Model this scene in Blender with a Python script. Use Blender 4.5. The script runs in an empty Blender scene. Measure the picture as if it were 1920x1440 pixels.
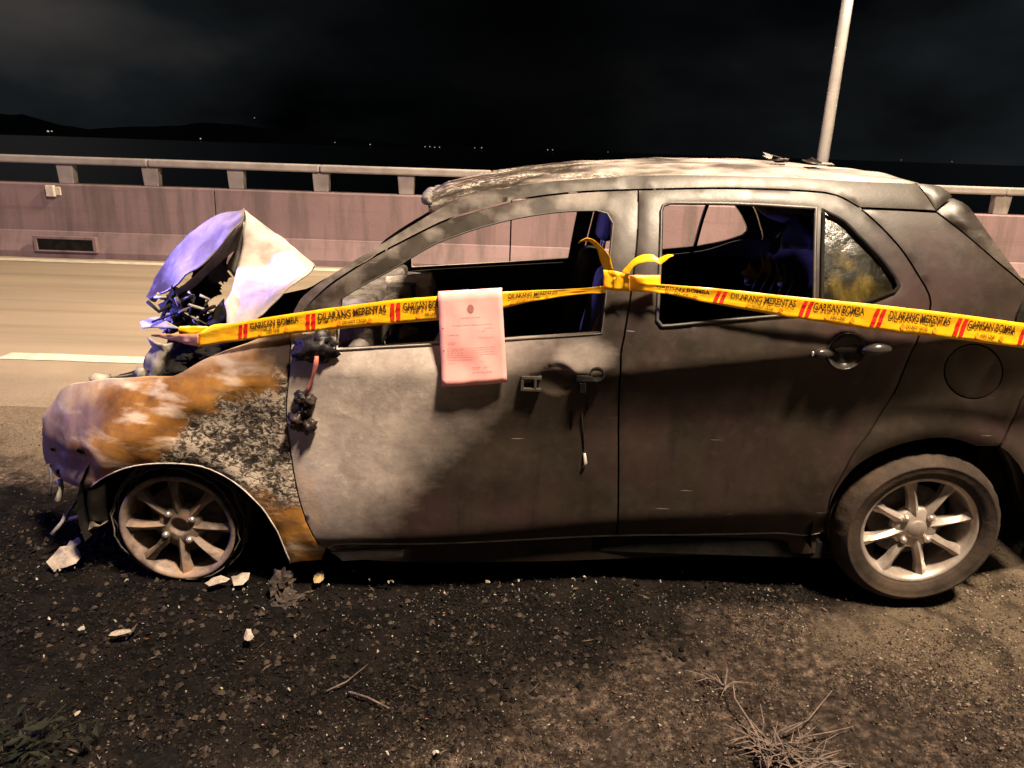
import bpy, bmesh, math, random
from mathutils import Vector, Matrix, noise as mnoise, geometry as mgeo
random.seed(11)
scene = bpy.context.scene
col = scene.collection
rad = math.radians

# ------------------------------------------------------------------ camera
FPX, PITCH, ROLL, CAMH = 1350.0, rad(18.1), rad(1.9), 1.43
FW = Vector((0, math.cos(PITCH), -math.sin(PITCH)))
_rt = Vector((1, 0, 0)); _up = _rt.cross(FW)
RT = _rt * math.cos(ROLL) + _up * math.sin(ROLL)
UP = -_rt * math.sin(ROLL) + _up * math.cos(ROLL)
CAM = Vector((0, 0, CAMH))
cd = bpy.data.cameras.new('camera'); cam = bpy.data.objects.new('camera', cd); col.objects.link(cam)
cd.sensor_width = 36; cd.lens = FPX / 1920 * 36; cd.clip_start = .05; cd.clip_end = 30000
cam.matrix_world = Matrix(((RT.x, UP.x, -FW.x, CAM.x), (RT.y, UP.y, -FW.y, CAM.y), (RT.z, UP.z, -FW.z, CAM.z), (0, 0, 0, 1)))
scene.camera = cam

# ------------------------------------------------------------------ world, added night fill, exposure
w = bpy.data.worlds.new('World'); scene.world = w; w.use_nodes = True
wn = w.node_tree; wn.nodes.clear()
def wnode(t, **k):
    n = wn.nodes.new(t)
    for a, b in k.items(): setattr(n, a, b)
    return n
wo = wnode('ShaderNodeOutputWorld'); bg = wnode('ShaderNodeBackground'); add = wnode('ShaderNodeAddShader'); bg2 = wnode('ShaderNodeBackground')
sky = wnode('ShaderNodeTexSky', sky_type='NISHITA'); sky.sun_disc = False; sky.sun_elevation = rad(-9); sky.sun_rotation = rad(200)
bg.inputs['Strength'].default_value = .05
wn.links.new(sky.outputs[0], bg.inputs['Color'])
tc = wnode('ShaderNodeTexCoord'); mp = wnode('ShaderNodeMapping'); mp.inputs['Location'].default_value = (.35, 0, .1); mp.inputs['Scale'].default_value = (1, 1, 2.2)
nz = wnode('ShaderNodeTexNoise'); nz.inputs['Scale'].default_value = 2.1; nz.inputs['Detail'].default_value = 5; nz.inputs['Roughness'].default_value = .5
rp = wnode('ShaderNodeValToRGB'); e = rp.color_ramp.elements
e[0].position = .34; e[0].color = (.0004, .0005, .0006, 1); e[1].position = .70; e[1].color = (.026, .0235, .0220, 1)
m_ = rp.color_ramp.elements.new(.52); m_.color = (.0060, .0072, .0082, 1)
wn.links.new(tc.outputs['Generated'], mp.inputs[0]); wn.links.new(mp.outputs[0], nz.inputs['Vector']); wn.links.new(nz.outputs[0], rp.inputs[0])
sx = wnode('ShaderNodeSeparateXYZ'); wn.links.new(tc.outputs['Generated'], sx.inputs[0]); ab = wnode('ShaderNodeMath', operation='ABSOLUTE'); wn.links.new(sx.outputs[0], ab.inputs[0])
mr = wnode('ShaderNodeMapRange', interpolation_type='SMOOTHSTEP'); wn.links.new(ab.outputs[0], mr.inputs[0])   # town glow on either side of the strait
for k_, v_ in ((1, .0), (2, .62), (3, .08), (4, 1.5)): mr.inputs[k_].default_value = v_
wn.links.new(mr.outputs[0], bg2.inputs['Strength']); wn.links.new(rp.outputs[0], bg2.inputs['Color'])
wn.links.new(bg.outputs[0], add.inputs[0]); wn.links.new(bg2.outputs[0], add.inputs[1]); wn.links.new(add.outputs[0], wo.inputs[0])
sd = bpy.data.lights.new('night_fill', 'SUN'); sd.energy = .03; sd.angle = rad(.5); sd.color = (.8, .85, 1)
so = bpy.data.objects.new('night_fill', sd); col.objects.link(so); so.rotation_euler = (rad(40), 0, rad(20))  # unseen faint cool fill, added from the camera side
vs = scene.view_settings; vs.view_transform = 'Standard'; vs.look = 'None'; vs.gamma = 1; vs.exposure = 0.15; vs.use_curve_mapping = False

# ------------------------------------------------------------------ helpers
def px_ray(px, py): return FW + RT * ((px - 960) / FPX) - UP * ((py - 720) / FPX)
def at(px, py, Y):
    d = px_ray(px, py); return CAM + d * (Y / d.y)
def on_ground(px, py, z=0.0):
    d = px_ray(px, py); return CAM + d * ((z - CAMH) / d.z)
def proj(p):
    d = Vector(p) - CAM; k = d.dot(FW); return 960 + FPX * d.dot(RT) / k, 720 - FPX * d.dot(UP) / k
def sstep(a, b, x):
    t = (x - a) / (b - a); t = 0 if t < 0 else 1 if t > 1 else t
    return t * t * (3 - 2 * t)
def lerp(a, b, t): return a + (b - a) * t
def interp(pts, x):
    if x <= pts[0][0]: return pts[0][1]
    for (x0, y0), (x1, y1) in zip(pts, pts[1:]):
        if x <= x1: return lerp(y0, y1, (x - x0) / (x1 - x0))
    return pts[-1][1]
def fbm(x, y, z=0, o=4): return mnoise.fractal(Vector((x, y, z)), 1.0, 2.0, o)

def link(name, verts, faces, mats, parent=None, smooth=False, fmat=None, cols=None):
    me = bpy.data.meshes.new(name); me.from_pydata([tuple(v) for v in verts], [], faces); me.update()
    for m in (mats if isinstance(mats, (list, tuple)) else [mats]): me.materials.append(m)
    if fmat: me.polygons.foreach_set('material_index', fmat)
    if smooth: me.polygons.foreach_set('use_smooth', [True] * len(me.polygons))
    if cols is not None:
        ca = me.color_attributes.new('wear', 'FLOAT_COLOR', 'POINT')
        ca.data.foreach_set('color', [c for q in cols for c in (q[0], q[1], q[2], 1.0)])
    o = bpy.data.objects.new(name, me); col.objects.link(o)
    if parent: adopt(o, parent)
    return o
def adopt(o, parent):
    o.parent = parent; o.matrix_parent_inverse = world_loc(parent).inverted()
def world_loc(p):
    m = Matrix.Translation(p.location)
    return m if p.parent is None else world_loc(p.parent) @ p.matrix_parent_inverse @ m
def thing(name, label, cat, loc, group=None):
    o = bpy.data.objects.new(name, None); o.empty_display_size = .1; o.location = loc; col.objects.link(o)
    return tag(o, label, cat, group)
def tag(o, label, cat, group=None):
    o['label'] = label; o['category'] = cat
    if group: o['group'] = group
    return o
def struct(o, label=None):
    o['kind'] = 'structure'
    if label: o['label'] = label
    return o

class MB:
    """collects shapes for ONE mesh object"""
    def __init__(s): s.v = []; s.f = []
    def add(s, vs, fs):
        b = len(s.v); s.v += [Vector(v) for v in vs]; s.f += [tuple(b + i for i in f) for f in fs]
    def box(s, c, d, rot=None, jit=0):
        hx, hy, hz = d[0] / 2, d[1] / 2, d[2] / 2
        vs = []
        for x in (-hx, hx):
            for y in (-hy, hy):
                for z in (-hz, hz):
                    p = Vector((x, y, z)) + Vector((random.uniform(-jit, jit), random.uniform(-jit, jit), random.uniform(-jit, jit)))
                    if rot: p = rot @ p
                    vs.append(p + Vector(c))
        s.add(vs, [(0, 1, 3, 2), (4, 6, 7, 5), (0, 4, 5, 1), (2, 3, 7, 6), (0, 2, 6, 4), (1, 5, 7, 3)])
    def tube(s, pts, r, n=8, cap=True):
        pts = [Vector(p) for p in pts]; rs = r if isinstance(r, (list, tuple)) else [r] * len(pts)
        rings = []; prev = None
        for i, p in enumerate(pts):
            t = (pts[min(i + 1, len(pts) - 1)] - pts[max(i - 1, 0)]).normalized()
            a = prev if prev is not None else (Vector((0, 0, 1)) if abs(t.z) < .9 else Vector((1, 0, 0)))
            u = (a - t * a.dot(t)).normalized(); prev = u; v = t.cross(u)
            rings.append([p + (u * math.cos(q * 2 * math.pi / n) + v * math.sin(q * 2 * math.pi / n)) * rs[i] for q in range(n)])
        vs = [q for g in rings for q in g]; fs = []
        for i in range(len(pts) - 1):
            for q in range(n):
                a = i * n + q; b = i * n + (q + 1) % n; fs.append((a, b, b + n, a + n))
        if cap: fs.append(tuple(range(n - 1, -1, -1))); fs.append(tuple(range((len(pts) - 1) * n, len(pts) * n)))
        s.add(vs, fs)
    def blob(s, c, r, amp=.3, freq=3.0, sub=2, seed=0.0):
        bm = bmesh.new(); bmesh.ops.create_icosphere(bm, subdivisions=sub, radius=1)
        vs = []
        for q in bm.verts:
            n = q.co.normalized(); k = 1 + amp * mnoise.noise(n * freq + Vector((seed, seed * 1.7, -seed))) * 1.4
            vs.append(Vector((n.x * r[0] * k, n.y * r[1] * k, n.z * r[2] * k)) + Vector(c))
        bm.verts.index_update(); s.add(vs, [tuple(v.index for v in f.verts) for f in bm.faces]); bm.free()
    def lathe_y(s, c, prof, n=64):
        vs = []; m = len(prof); fs = []
        for i in range(n):
            a = 2 * math.pi * i / n
            for r, y in prof: vs.append(Vector((c[0] + r * math.cos(a), c[1] + y, c[2] + r * math.sin(a))))
        for i in range(n):
            j = (i + 1) % n
            for k in range(m - 1): fs.append((i * m + k, i * m + k + 1, j * m + k + 1, j * m + k))
        s.add(vs, fs)
    def sheet(s, grid):
        b = len(s.v); R, C = len(grid), len(grid[0])
        s.v += [Vector(p) for row in grid for p in row]
        for i in range(R - 1):
            for j in range(C - 1):
                a = b + i * C + j; s.f.append((a, a + 1, a + C + 1, a + C))
    def build(s, name, mat, parent=None, smooth=False, cols=None):
        return link(name, s.v, s.f, mat, parent, smooth, cols=cols)

def bevel(o, wd=.004, seg=2):
    m = o.modifiers.new('bevel', 'BEVEL'); m.width = wd; m.segments = seg; m.limit_method = 'ANGLE'; return o
def solid(o, t, off=-1):
    m = o.modifiers.new('solid', 'SOLIDIFY'); m.thickness = t; m.offset = off; return o

# ------------------------------------------------------------------ materials
class NG:
    def __init__(s, name):
        s.m = bpy.data.materials.new(name); s.m.use_nodes = True; s.t = s.m.node_tree; s.t.nodes.clear()
        s.out = s.n('ShaderNodeOutputMaterial'); s.tc = s.n('ShaderNodeTexCoord')
    def n(s, t, **k):
        q = s.t.nodes.new(t)
        for a, b in k.items(): setattr(q, a, b)
        return q
    def set(s, sock, v):
        if isinstance(v, bpy.types.NodeSocket): s.t.links.new(v, sock)
        elif isinstance(v, (tuple, list)) and len(v) == 3 and sock.type == 'RGBA': sock.default_value = (*v, 1)
        else: sock.default_value = v
    def coord(s, sc=(1, 1, 1), rot=(0, 0, 0)):
        m = s.n('ShaderNodeMapping'); m.inputs['Scale'].default_value = sc; m.inputs['Rotation'].default_value = rot
        s.t.links.new(s.tc.outputs['Object'], m.inputs[0]); return m.outputs[0]
    def noise(s, scale, detail=6, rough=.6, vec=None, dist=0):
        q = s.n('ShaderNodeTexNoise'); q.inputs['Scale'].default_value = scale; q.inputs['Detail'].default_value = detail
        q.inputs['Roughness'].default_value = rough; q.inputs['Distortion'].default_value = dist
        s.t.links.new(vec or s.tc.outputs['Object'], q.inputs['Vector']); return q.outputs[0]
    def voro(s, scale, vec=None, feature='F1', out=0):
        q = s.n('ShaderNodeTexVoronoi', feature=feature); q.inputs['Scale'].default_value = scale
        s.t.links.new(vec or s.tc.outputs['Object'], q.inputs['Vector']); return q.outputs[out]
    def ramp(s, fac, stops, interp='LINEAR'):
        q = s.n('ShaderNodeValToRGB'); r = q.color_ramp; r.interpolation = interp
        while len(r.elements) < len(stops): r.elements.new(.5)
        for el, (p, c) in zip(r.elements, stops):
            el.position = p; el.color = (c, c, c, 1) if isinstance(c, (int, float)) else (*c, 1)
        s.set(q.inputs[0], fac); return q.outputs[0]
    def mix(s, fac, a, b, mode='MIX'):
        q = s.n('ShaderNodeMix', data_type='RGBA', blend_type=mode); s.set(q.inputs[0], fac); s.set(q.inputs[6], a); s.set(q.inputs[7], b); return q.outputs[2]
    def math(s, op, a, b=0.0, c=None, clamp=False):
        q = s.n('ShaderNodeMath', operation=op, use_clamp=clamp); s.set(q.inputs[0], a); s.set(q.inputs[1], b)
        if c is not None: s.set(q.inputs[2], c)
        return q.outputs[0]
    def attr(s, name='wear'):
        a = s.n('ShaderNodeAttribute', attribute_name=name); q = s.n('ShaderNodeSeparateColor'); s.t.links.new(a.outputs['Color'], q.inputs[0])
        return q.outputs[0], q.outputs[1], q.outputs[2]
    def bump(s, h, strength=.3, dist=.01):
        q = s.n('ShaderNodeBump'); q.inputs['Strength'].default_value = strength; q.inputs['Distance'].default_value = dist; s.set(q.inputs['Height'], h); return q.outputs[0]
    def bsdf(s, color, rough=.6, metal=0.0, normal=None, spec=.5, **k):
        b = s.n('ShaderNodeBsdfPrincipled'); s.set(b.inputs['Base Color'], color); s.set(b.inputs['Roughness'], rough); s.set(b.inputs['Metallic'], metal)
        s.set(b.inputs['Specular IOR Level'], spec)
        if normal: s.set(b.inputs['Normal'], normal)
        for a, v in k.items(): s.set(b.inputs[a], v)
        s.t.links.new(b.outputs[0], s.out.inputs[0]); return b

def simple(name, c1, c2, rough=.7, scale=8, metal=0, bump=.2, spec=.5, bscale=60):
    g = NG(name); n = g.noise(scale, 7, .65); c = g.mix(g.ramp(n, [(.35, 0), (.65, 1)]), c1, c2)
    g.bsdf(c, rough, metal, g.bump(g.noise(bscale, 5), bump, .004), spec); return g.m

def make_car_material():
    g = NG('burnt_car_paint'); ash, rust, char = g.attr()
    n1 = g.noise(5, 8, .62); n2 = g.noise(26, 8, .65); n3 = g.noise(120, 4, .6)
    st = g.noise(14, 6, .6, g.coord((1, 1, 3.4), (0, rad(-38), 0)))
    soot = g.mix(g.ramp(n1, [(.35, 0), (.7, 1)]), (.0150, .0116, .0092), (.032, .0248, .0190))
    dust = g.ramp(n2, [(.50, 0), (.78, 1)])
    soot = g.mix(g.ramp(g.noise(3.1, 6, .6, None, .4), [(.45, 0), (.66, .8)]), soot, (.034, .019, .020))
    soot = g.mix(g.ramp(g.noise(9, 6, .6, g.coord((1.6, 1, .18))), [(.54, 0), (.70, .7)]), soot, (.012, .0095, .0085))
    paint = g.mix(g.math('MULTIPLY', dust, .28), soot, (.060, .048, .040))
    ashc = g.mix(g.ramp(n1, [(.34, 0), (.62, 1)]), (.25, .207, .198), (.44, .380, .345)); ashc = g.mix(g.ramp(n2, [(.56, 0), (.75, .5)]), ashc, (.60, .55, .50))
    ashc = g.mix(g.ramp(g.noise(9, 7, .7, None, .6), [(.30, .6), (.48, 0)]), ashc, (.17, .128, .118))
    ashc = g.mix(g.ramp(n3, [(.68, 0), (.76, .5)]), ashc, (.12, .095, .088))
    f1 = g.math('ADD', ash, g.math('MULTIPLY', g.math('SUBTRACT', n1, .5), .30)); f1 = g.math('ADD', f1, g.math('MULTIPLY', g.math('SUBTRACT', st, .5), .20))
    f1 = g.math('MULTIPLY', g.ramp(f1, [(.12, 0), (.92, 1)]), g.ramp(ash, [(0.0, 0), (.12, 1)]))
    c = g.mix(f1, paint, ashc)
    rc = g.ramp(g.noise(6, 6, .58, None, .15), [(.26, (.05, .025, .015)), (.42, (.19, .080, .016)), (.58, (.30, .142, .032)), (.74, (.36, .235, .12))])
    streak = g.noise(7, 5, .55, g.coord((.6, 1, 2.6), (0, rad(-30), 0)), .25)
    rc = g.mix(g.ramp(streak, [(.54, 0), (.70, .95)]), rc, (.55, .45, .37))
    rc = g.mix(g.ramp(streak, [(.30, .8), (.42, 0)]), rc, (.10, .06, .045))
    f2 = g.math('ADD', rust, g.math('MULTIPLY', g.math('SUBTRACT', n1, .5), .7)); f2 = g.math('MULTIPLY', g.ramp(f2, [(.22, 0), (.72, 1)]), g.ramp(rust, [(0.0, 0), (.15, 1)]))
    c = g.mix(f2, c, rc)
    fl = g.noise(52, 9, .74, g.coord((1, 1, 1.5), (0, rad(25), 0)), .9); fl2 = g.noise(11, 5, .6); flv = g.math('ADD', fl, g.math('MULTIPLY', g.math('SUBTRACT', fl2, .5), .35)); flc = g.ramp(flv, [(.44, (.014, .011, .010)), (.50, (.07, .056, .048)), (.55, (.20, .165, .14)), (.60, (.50, .43, .36)), (.68, (.30, .24, .20))])
    f3 = g.math('ADD', char, g.math('MULTIPLY', g.math('SUBTRACT', n2, .5), .8)); f3 = g.math('MULTIPLY', g.ramp(f3, [(.25, 0), (.80, 1)]), g.ramp(char, [(0.0, 0), (.15, 1)]))
    c = g.mix(f3, c, flc)
    burnt = g.math('MAXIMUM', f1, g.math('MAXIMUM', f2, f3))
    sc = g.noise(3, 3, .5, g.coord((1.6, 1, 26), (0, rad(23), 0)))
    c = g.mix(g.math('MULTIPLY', g.ramp(sc, [(.735, 0), (.76, .45)]), g.math('SUBTRACT', 1.0, burnt, clamp=True)), c, (.30, .26, .24))
    rough = g.math('ADD', .37, g.math('MULTIPLY', burnt, .44)); rough = g.math('ADD', rough, g.math('MULTIPLY', g.math('SUBTRACT', n2, .5), .22))
    h = g.math('ADD', g.math('MULTIPLY', n2, g.math('ADD', .06, burnt)), g.math('MULTIPLY', fl, g.math('MULTIPLY', f3, 2.5)))
    h = g.math('ADD', h, g.math('MULTIPLY', n3, .08))
    g.bsdf(c, rough, 0.0, g.bump(h, .34, .006), .22)
    return g.m
M_CAR = make_car_material()
M_BLACK = simple('charred_black', (.004, .0037, .0035), (.014, .012, .011), .85, 12, 0, .5, .12)
M_CHAR2 = simple('charred_metal', (.02, .017, .015), (.13, .11, .10), .65, 16, 0, .5)
M_GREYMETAL = simple('scorched_grey_metal', (.16, .145, .13), (.42, .38, .34), .6, 14, 0, .4)
M_RUBBER = simple('dusty_tyre_rubber', (.012, .0085, .007), (.050, .034, .024), .8, 6, 0, .6, .25, 45)
M_SEAL = simple('window_seal_rubber', (.010, .009, .008), (.055, .048, .043), .5, 7)
M_PALE = simple('pale_scorch_highlight', (.25, .22, .20), (.55, .50, .45), .6, 20)

def make_rim_mat(name, burnt):
    g = NG(name); n = g.noise(13, 8, .65); n2 = g.noise(70, 5)
    if burnt:
        c = g.ramp(n, [(.30, (.022, .016, .013)), (.42, (.10, .065, .05)), (.53, (.19, .145, .122)), (.64, (.28, .175, .115)), (.76, (.34, .285, .25))]); g.bsdf(c, .6, .1, g.bump(n, .35, .004))
    else:
        c = g.mix(g.ramp(n, [(.4, 0), (.7, 1)]), (.50, .44, .40), (.28, .22, .19)); g.bsdf(c, g.math('ADD', .30, g.math('MULTIPLY', n2, .2)), .6, g.bump(n2, .06, .002))
    return g.m
M_RIM = make_rim_mat('dusty_alloy', False); M_RIMB = make_rim_mat('burnt_alloy', True)
M_NUT = simple('steel_nut', (.5, .46, .42), (.7, .66, .6), .3, 30, .8, .05)

def make_concrete():
    g = NG('parapet_concrete'); n = g.noise(1.3, 7, .6); n2 = g.noise(30, 6, .7); st = g.noise(2.2, 6, .6, g.coord((2.2, 1, .22))); hz = g.noise(3, 6, .6, g.coord((.12, 1, 3.2)))
    c = g.mix(g.ramp(n, [(.3, 0), (.7, 1)]), (.150, .099, .106), (.212, .141, .149))
    c = g.mix(g.ramp(st, [(.48, 0), (.66, .75)]), c, (.070, .055, .052)); c = g.mix(g.ramp(hz, [(.55, 0), (.7, .4)]), c, (.09, .064, .060))
    c = g.mix(g.math('MULTIPLY', n2, .30), c, (.24, .175, .16)); g.bsdf(c, .9, 0, g.bump(n2, .25, .01), .3); return g.m
M_CONC = make_concrete()
M_RAIL = simple('pale_rail_concrete', (.19, .165, .155), (.30, .265, .245), .85, 3, 0, .2, .3, 30)
def make_asphalt():
    g = NG('dusty_asphalt'); n = g.noise(.7, 6, .55, g.coord((.35, 1.6, 1))); n2 = g.noise(160, 5, .75); tr = g.noise(1.6, 5, .5, g.coord((.10, 2.6, 1)))
    c = g.mix(g.ramp(n, [(.3, 0), (.7, 1)]), (.22, .174, .125), (.30, .238, .168)); c = g.mix(g.ramp(tr, [(.5, 0), (.68, .5)]), c, (.15, .115, .08))
    c = g.mix(g.ramp(n2, [(.35, .5), (.5, 0)]), c, (.12, .095, .075)); c = g.mix(g.ramp(n2, [(.58, 0), (.72, .5)]), c, (.46, .37, .27))
    sp = g.n('ShaderNodeSeparateXYZ'); g.t.links.new(g.tc.outputs['Object'], sp.inputs[0])
    ed = g.math('SUBTRACT', sp.outputs[1], g.math('MULTIPLY', g.noise(2.5, 6, .65), 1.6))
    c = g.mix(g.ramp(g.math('MULTIPLY', ed, .25), [(.70, .95), (.98, 0)]), c, g.ramp(g.noise(60, 6, .7), [(.3, (.085, .064, .046)), (.7, (.21, .162, .112))]))
    g.bsdf(c, .85, 0, g.bump(n2, .5, .006), .35); return g.m
M_ASPH = make_asphalt()
def make_dirt():
    g = NG('verge_dirt'); burn_dark, sand, wet = g.attr(); n = g.noise(4, 8, .65); n2 = g.noise(38, 8, .72); n3 = g.noise(150, 5, .7)
    base = g.ramp(n2, [(.34, (.006, .0046, .0038)), (.48, (.030, .022, .0175)), (.60, (.082, .060, .047)), (.74, (.20, .152, .118))])
    sn = g.ramp(n3, [(.3, (.050, .038, .027)), (.55, (.095, .074, .052)), (.75, (.16, .125, .092))])
    c = g.mix(g.ramp(g.math('ADD', sand, g.math('MULTIPLY', g.math('SUBTRACT', n, .5), .9)), [(.3, 0), (.7, 1)]), base, sn)
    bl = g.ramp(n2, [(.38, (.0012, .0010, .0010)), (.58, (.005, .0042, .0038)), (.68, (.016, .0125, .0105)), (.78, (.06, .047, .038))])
    c = g.mix(g.ramp(g.math('ADD', burn_dark, g.math('MULTIPLY', g.math('SUBTRACT', n, .5), .9)), [(.28, 0), (.72, 1)]), c, bl)
    c = g.mix(g.ramp(g.noise(7, 6, .6, None, .4), [(.36, .75), (.52, 0)]), c, (.012, .009, .008))
    c = g.mix(g.math('MULTIPLY', wet, .85), c, g.ramp(g.noise(60, 6, .7), [(.3, (.075, .056, .040)), (.7, (.19, .147, .102))]))
    h = g.math('ADD', n2, g.math('MULTIPLY', n3, .4)); g.bsdf(c, .92, 0, g.bump(h, .9, .012), .08); return g.m
M_DIRT = make_dirt()
def make_litter():
    g = NG('ground_litter'); a = g.n('ShaderNodeAttribute', attribute_name='wear'); n = g.noise(120, 4)
    c = g.mix(g.ramp(n, [(.3, .5), (.6, 0)]), a.outputs['Color'], (.02, .015, .012)); g.bsdf(c, .8, 0, None, .12); return g.m
M_LITTER = make_litter()
M_PAINTLINE = simple('worn_road_paint', (.36, .32, .25), (.60, .54, .44), .7, 9)
M_POLE = simple('galvanised_pole', (.60, .60, .60), (.74, .74, .74), .5, 4, .1)
M_TAPE = None
def make_tape():
    g = NG('yellow_barrier_tape'); n = g.noise(22, 6, .6); c = g.mix(g.ramp(n, [(.4, 0), (.7, 1)]), (.86, .46, .006), (.80, .35, .004))
    g.bsdf(c, .38, 0, g.bump(g.noise(30, 4, .5, g.coord((.5, 1, 2))), .25, .006), .5); return g.m
M_TAPE = make_tape()
def flat(name, c, rough=.5):
    g = NG(name); n = g.noise(50, 4); g.bsdf(g.mix(g.math('MULTIPLY', n, .3), c, tuple(q * .6 for q in c)), rough); return g.m
M_INK = flat('tape_ink', (.035, .02, .006)); M_RED = flat('tape_red', (.75, .012, .008)); M_ORANGE = flat('tape_orange', (.86, .25, .005)); M_PRINT = flat('paper_print', (.38, .16, .15)); M_BURNTAPE = flat('scorched_tape', (.62, .30, .12))
def make_paper():
    g = NG('pink_paper'); n = g.noise(9, 4); c = g.mix(g.ramp(n, [(.4, 0), (.7, 1)]), (.86, .37, .36), (.89, .43, .41)); g.bsdf(c, .6, 0, g.bump(g.noise(14, 3), .15, .006), .35); return g.m
M_PAPER = make_paper()
M_FRAG = simple('pale_fragment', (.14, .115, .09), (.36, .30, .25), .6, 25)
M_STRAW = simple('dry_grass', (.05, .036, .030), (.15, .108, .09), .8, 30)
M_WEED = simple('dark_weed_leaf', (.003, .0035, .002), (.009, .010, .006), .7, 20, 0, .2, .08)
M_DARKHILL = flat('night_hill', (.012, .014, .010), .95); M_TERRAIN = flat('far_verge', (.10, .08, .06), .95)
def emitter(name, c, s):
    g = NG(name); q = g.n('ShaderNodeEmission'); q.inputs[0].default_value = (*c, 1); q.inputs[1].default_value = s; g.t.links.new(q.outputs[0], g.out.inputs[0]); return g.m
def make_sea():
    g = NG('night_sea'); g.bsdf((.004, .005, .006), .25, 0, g.bump(g.noise(.25, 5, .6), .5, .6), .5); return g.m
def make_glass():
    g = NG('sooty_glass'); n = g.noise(11, 7, .65, None, .7); n2 = g.noise(13, 3, .5, None, .2)
    b = g.bsdf(g.mix(g.ramp(n2, [(.45, 0), (.62, 1)]), (.010, .009, .005), (.075, .055, .012)), .2, 0, g.bump(n, .4, .01), .6)
    t = g.n('ShaderNodeBsdfTransparent'); t.inputs[0].default_value = (.75, .72, .55, 1); x = g.n('ShaderNodeMixShader')
    g.set(x.inputs[0], g.ramp(n, [(.38, .35), (.55, .92)])); g.t.links.new(t.outputs[0], x.inputs[1]); g.t.links.new(b.outputs[0], x.inputs[2]); g.t.links.new(x.outputs[0], g.out.inputs[0]); return g.m
M_GLASS = make_glass()

# ------------------------------------------------------------------ street lamps and beacon (the lights of the place)
def street_lamp(base, top, head, label, energy, size=1.1):
    b = Vector(base); t = thing('street_lamp', label, 'street lamp', b, 'street lamps along the bridge')
    m = MB(); m.tube([b, b + Vector((0, 0, top * .5)), b + Vector((0, 0, top))], [.078, .062, .045], 16); m.build('pole', M_POLE, t, True)
    m = MB(); m.tube([b, b + Vector((0, 0, .05))], .17, 16); m.build('base_plate', M_POLE, t)
    h = Vector(head); e = b + Vector((0, 0, top)); m = MB()
    m.tube([e - Vector((0, 0, .1)), e.lerp(h, .3) + Vector((0, 0, .16)), e.lerp(h, .7) + Vector((0, 0, .16)), h + Vector((0, 0, .07))], [.04, .035, .03, .03], 10); m.build('arm', M_POLE, t, True)
    m = MB(); m.blob(h + Vector((0, 0, .08)), (.72, .62, .10), 0, 1, 3); hd = m.build('lamp_head', M_POLE, t, True)
    m = MB(); m.tube([h - Vector((0, 0, .012)), h - Vector((0, 0, .03))], .5, 28); m.build('lens', emitter('sodium_lens', (1, .72, .42), 12), hd)
    ld = bpy.data.lights.new('lamp_light', 'AREA'); ld.shape = 'DISK'; ld.size = size; ld.energy = energy; ld.color = (1.0, .79, .56)
    lo = bpy.data.objects.new('lamp_light', ld); col.objects.link(lo); lo.location = h - Vector((0, 0, .06)); adopt(lo, t); lo.location = h - Vector((0, 0, .06))
    return t
pb = at(1542, 300, 9.45)
street_lamp((pb.x, 9.45, -.3), 9.3, (pb.x + .4, 7.3, 9.25), 'tall pale street lamp pole standing behind the parapet and the car roof', 3700)
street_lamp((3.1, -2.6, 0), 8.9, (2.3, -.6, 8.7), 'street lamp on the near verge lighting the burnt car from overhead', 3200)
# blue flashing beacon for the unseen emergency light, left of the frame
bk = Vector((-4.9, 1.9, 0)); bt = thing('warning_beacon', 'blue warning beacon on a thin tripod beside the road', 'beacon', bk)
m = MB(); m.tube([bk + Vector((0, 0, .55)), bk + Vector((0, 0, 1.2))], .018, 10); m.build('post', M_CHAR2, bt)
for a in (0, 2.1, 4.2):
    m = MB(); m.tube([bk + Vector((.34 * math.cos(a), .34 * math.sin(a), 0)), bk + Vector((0, 0, .6))], .012, 8); m.build('leg', M_CHAR2, bt)
m = MB(); m.tube([bk + Vector((0, 0, 1.2)), bk + Vector((0, 0, 1.24))], .085, 20); m.build('lamp_base', M_BLACK, bt)
m = MB(); m.blob(bk + Vector((0, 0, 1.31)), (.07, .07, .07), 0); m.build('dome', emitter('blue_dome', (.15, .2, 1), 6), bt, True)
ld = bpy.data.lights.new('beacon_light', 'POINT'); ld.energy = 230; ld.color = (.25, .20, 1.0); ld.shadow_soft_size = .08
lo = bpy.data.objects.new('beacon_light', ld); col.objects.link(lo); adopt(lo, bt); lo.location = bk + Vector((.1, 0, 1.4))

sp_ = bpy.data.lights.new('added_hood_beam', 'SPOT'); sp_.energy = 7000; sp_.color = (.24, .20, 1.0); sp_.spot_size = rad(10.5); sp_.spot_blend = .5; sp_.shadow_soft_size = .07  # narrow beam added to the beacon, aimed to tint only the bonnet
lo = bpy.data.objects.new('added_hood_beam', sp_); col.objects.link(lo); adopt(lo, bt); lo.location = bk + Vector((.1, 0, 1.4)); lo.rotation_euler = (Vector((-1.27, 2.62, 1.03)) - lo.location).to_track_quat('-Z', 'Y').to_euler()

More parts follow.
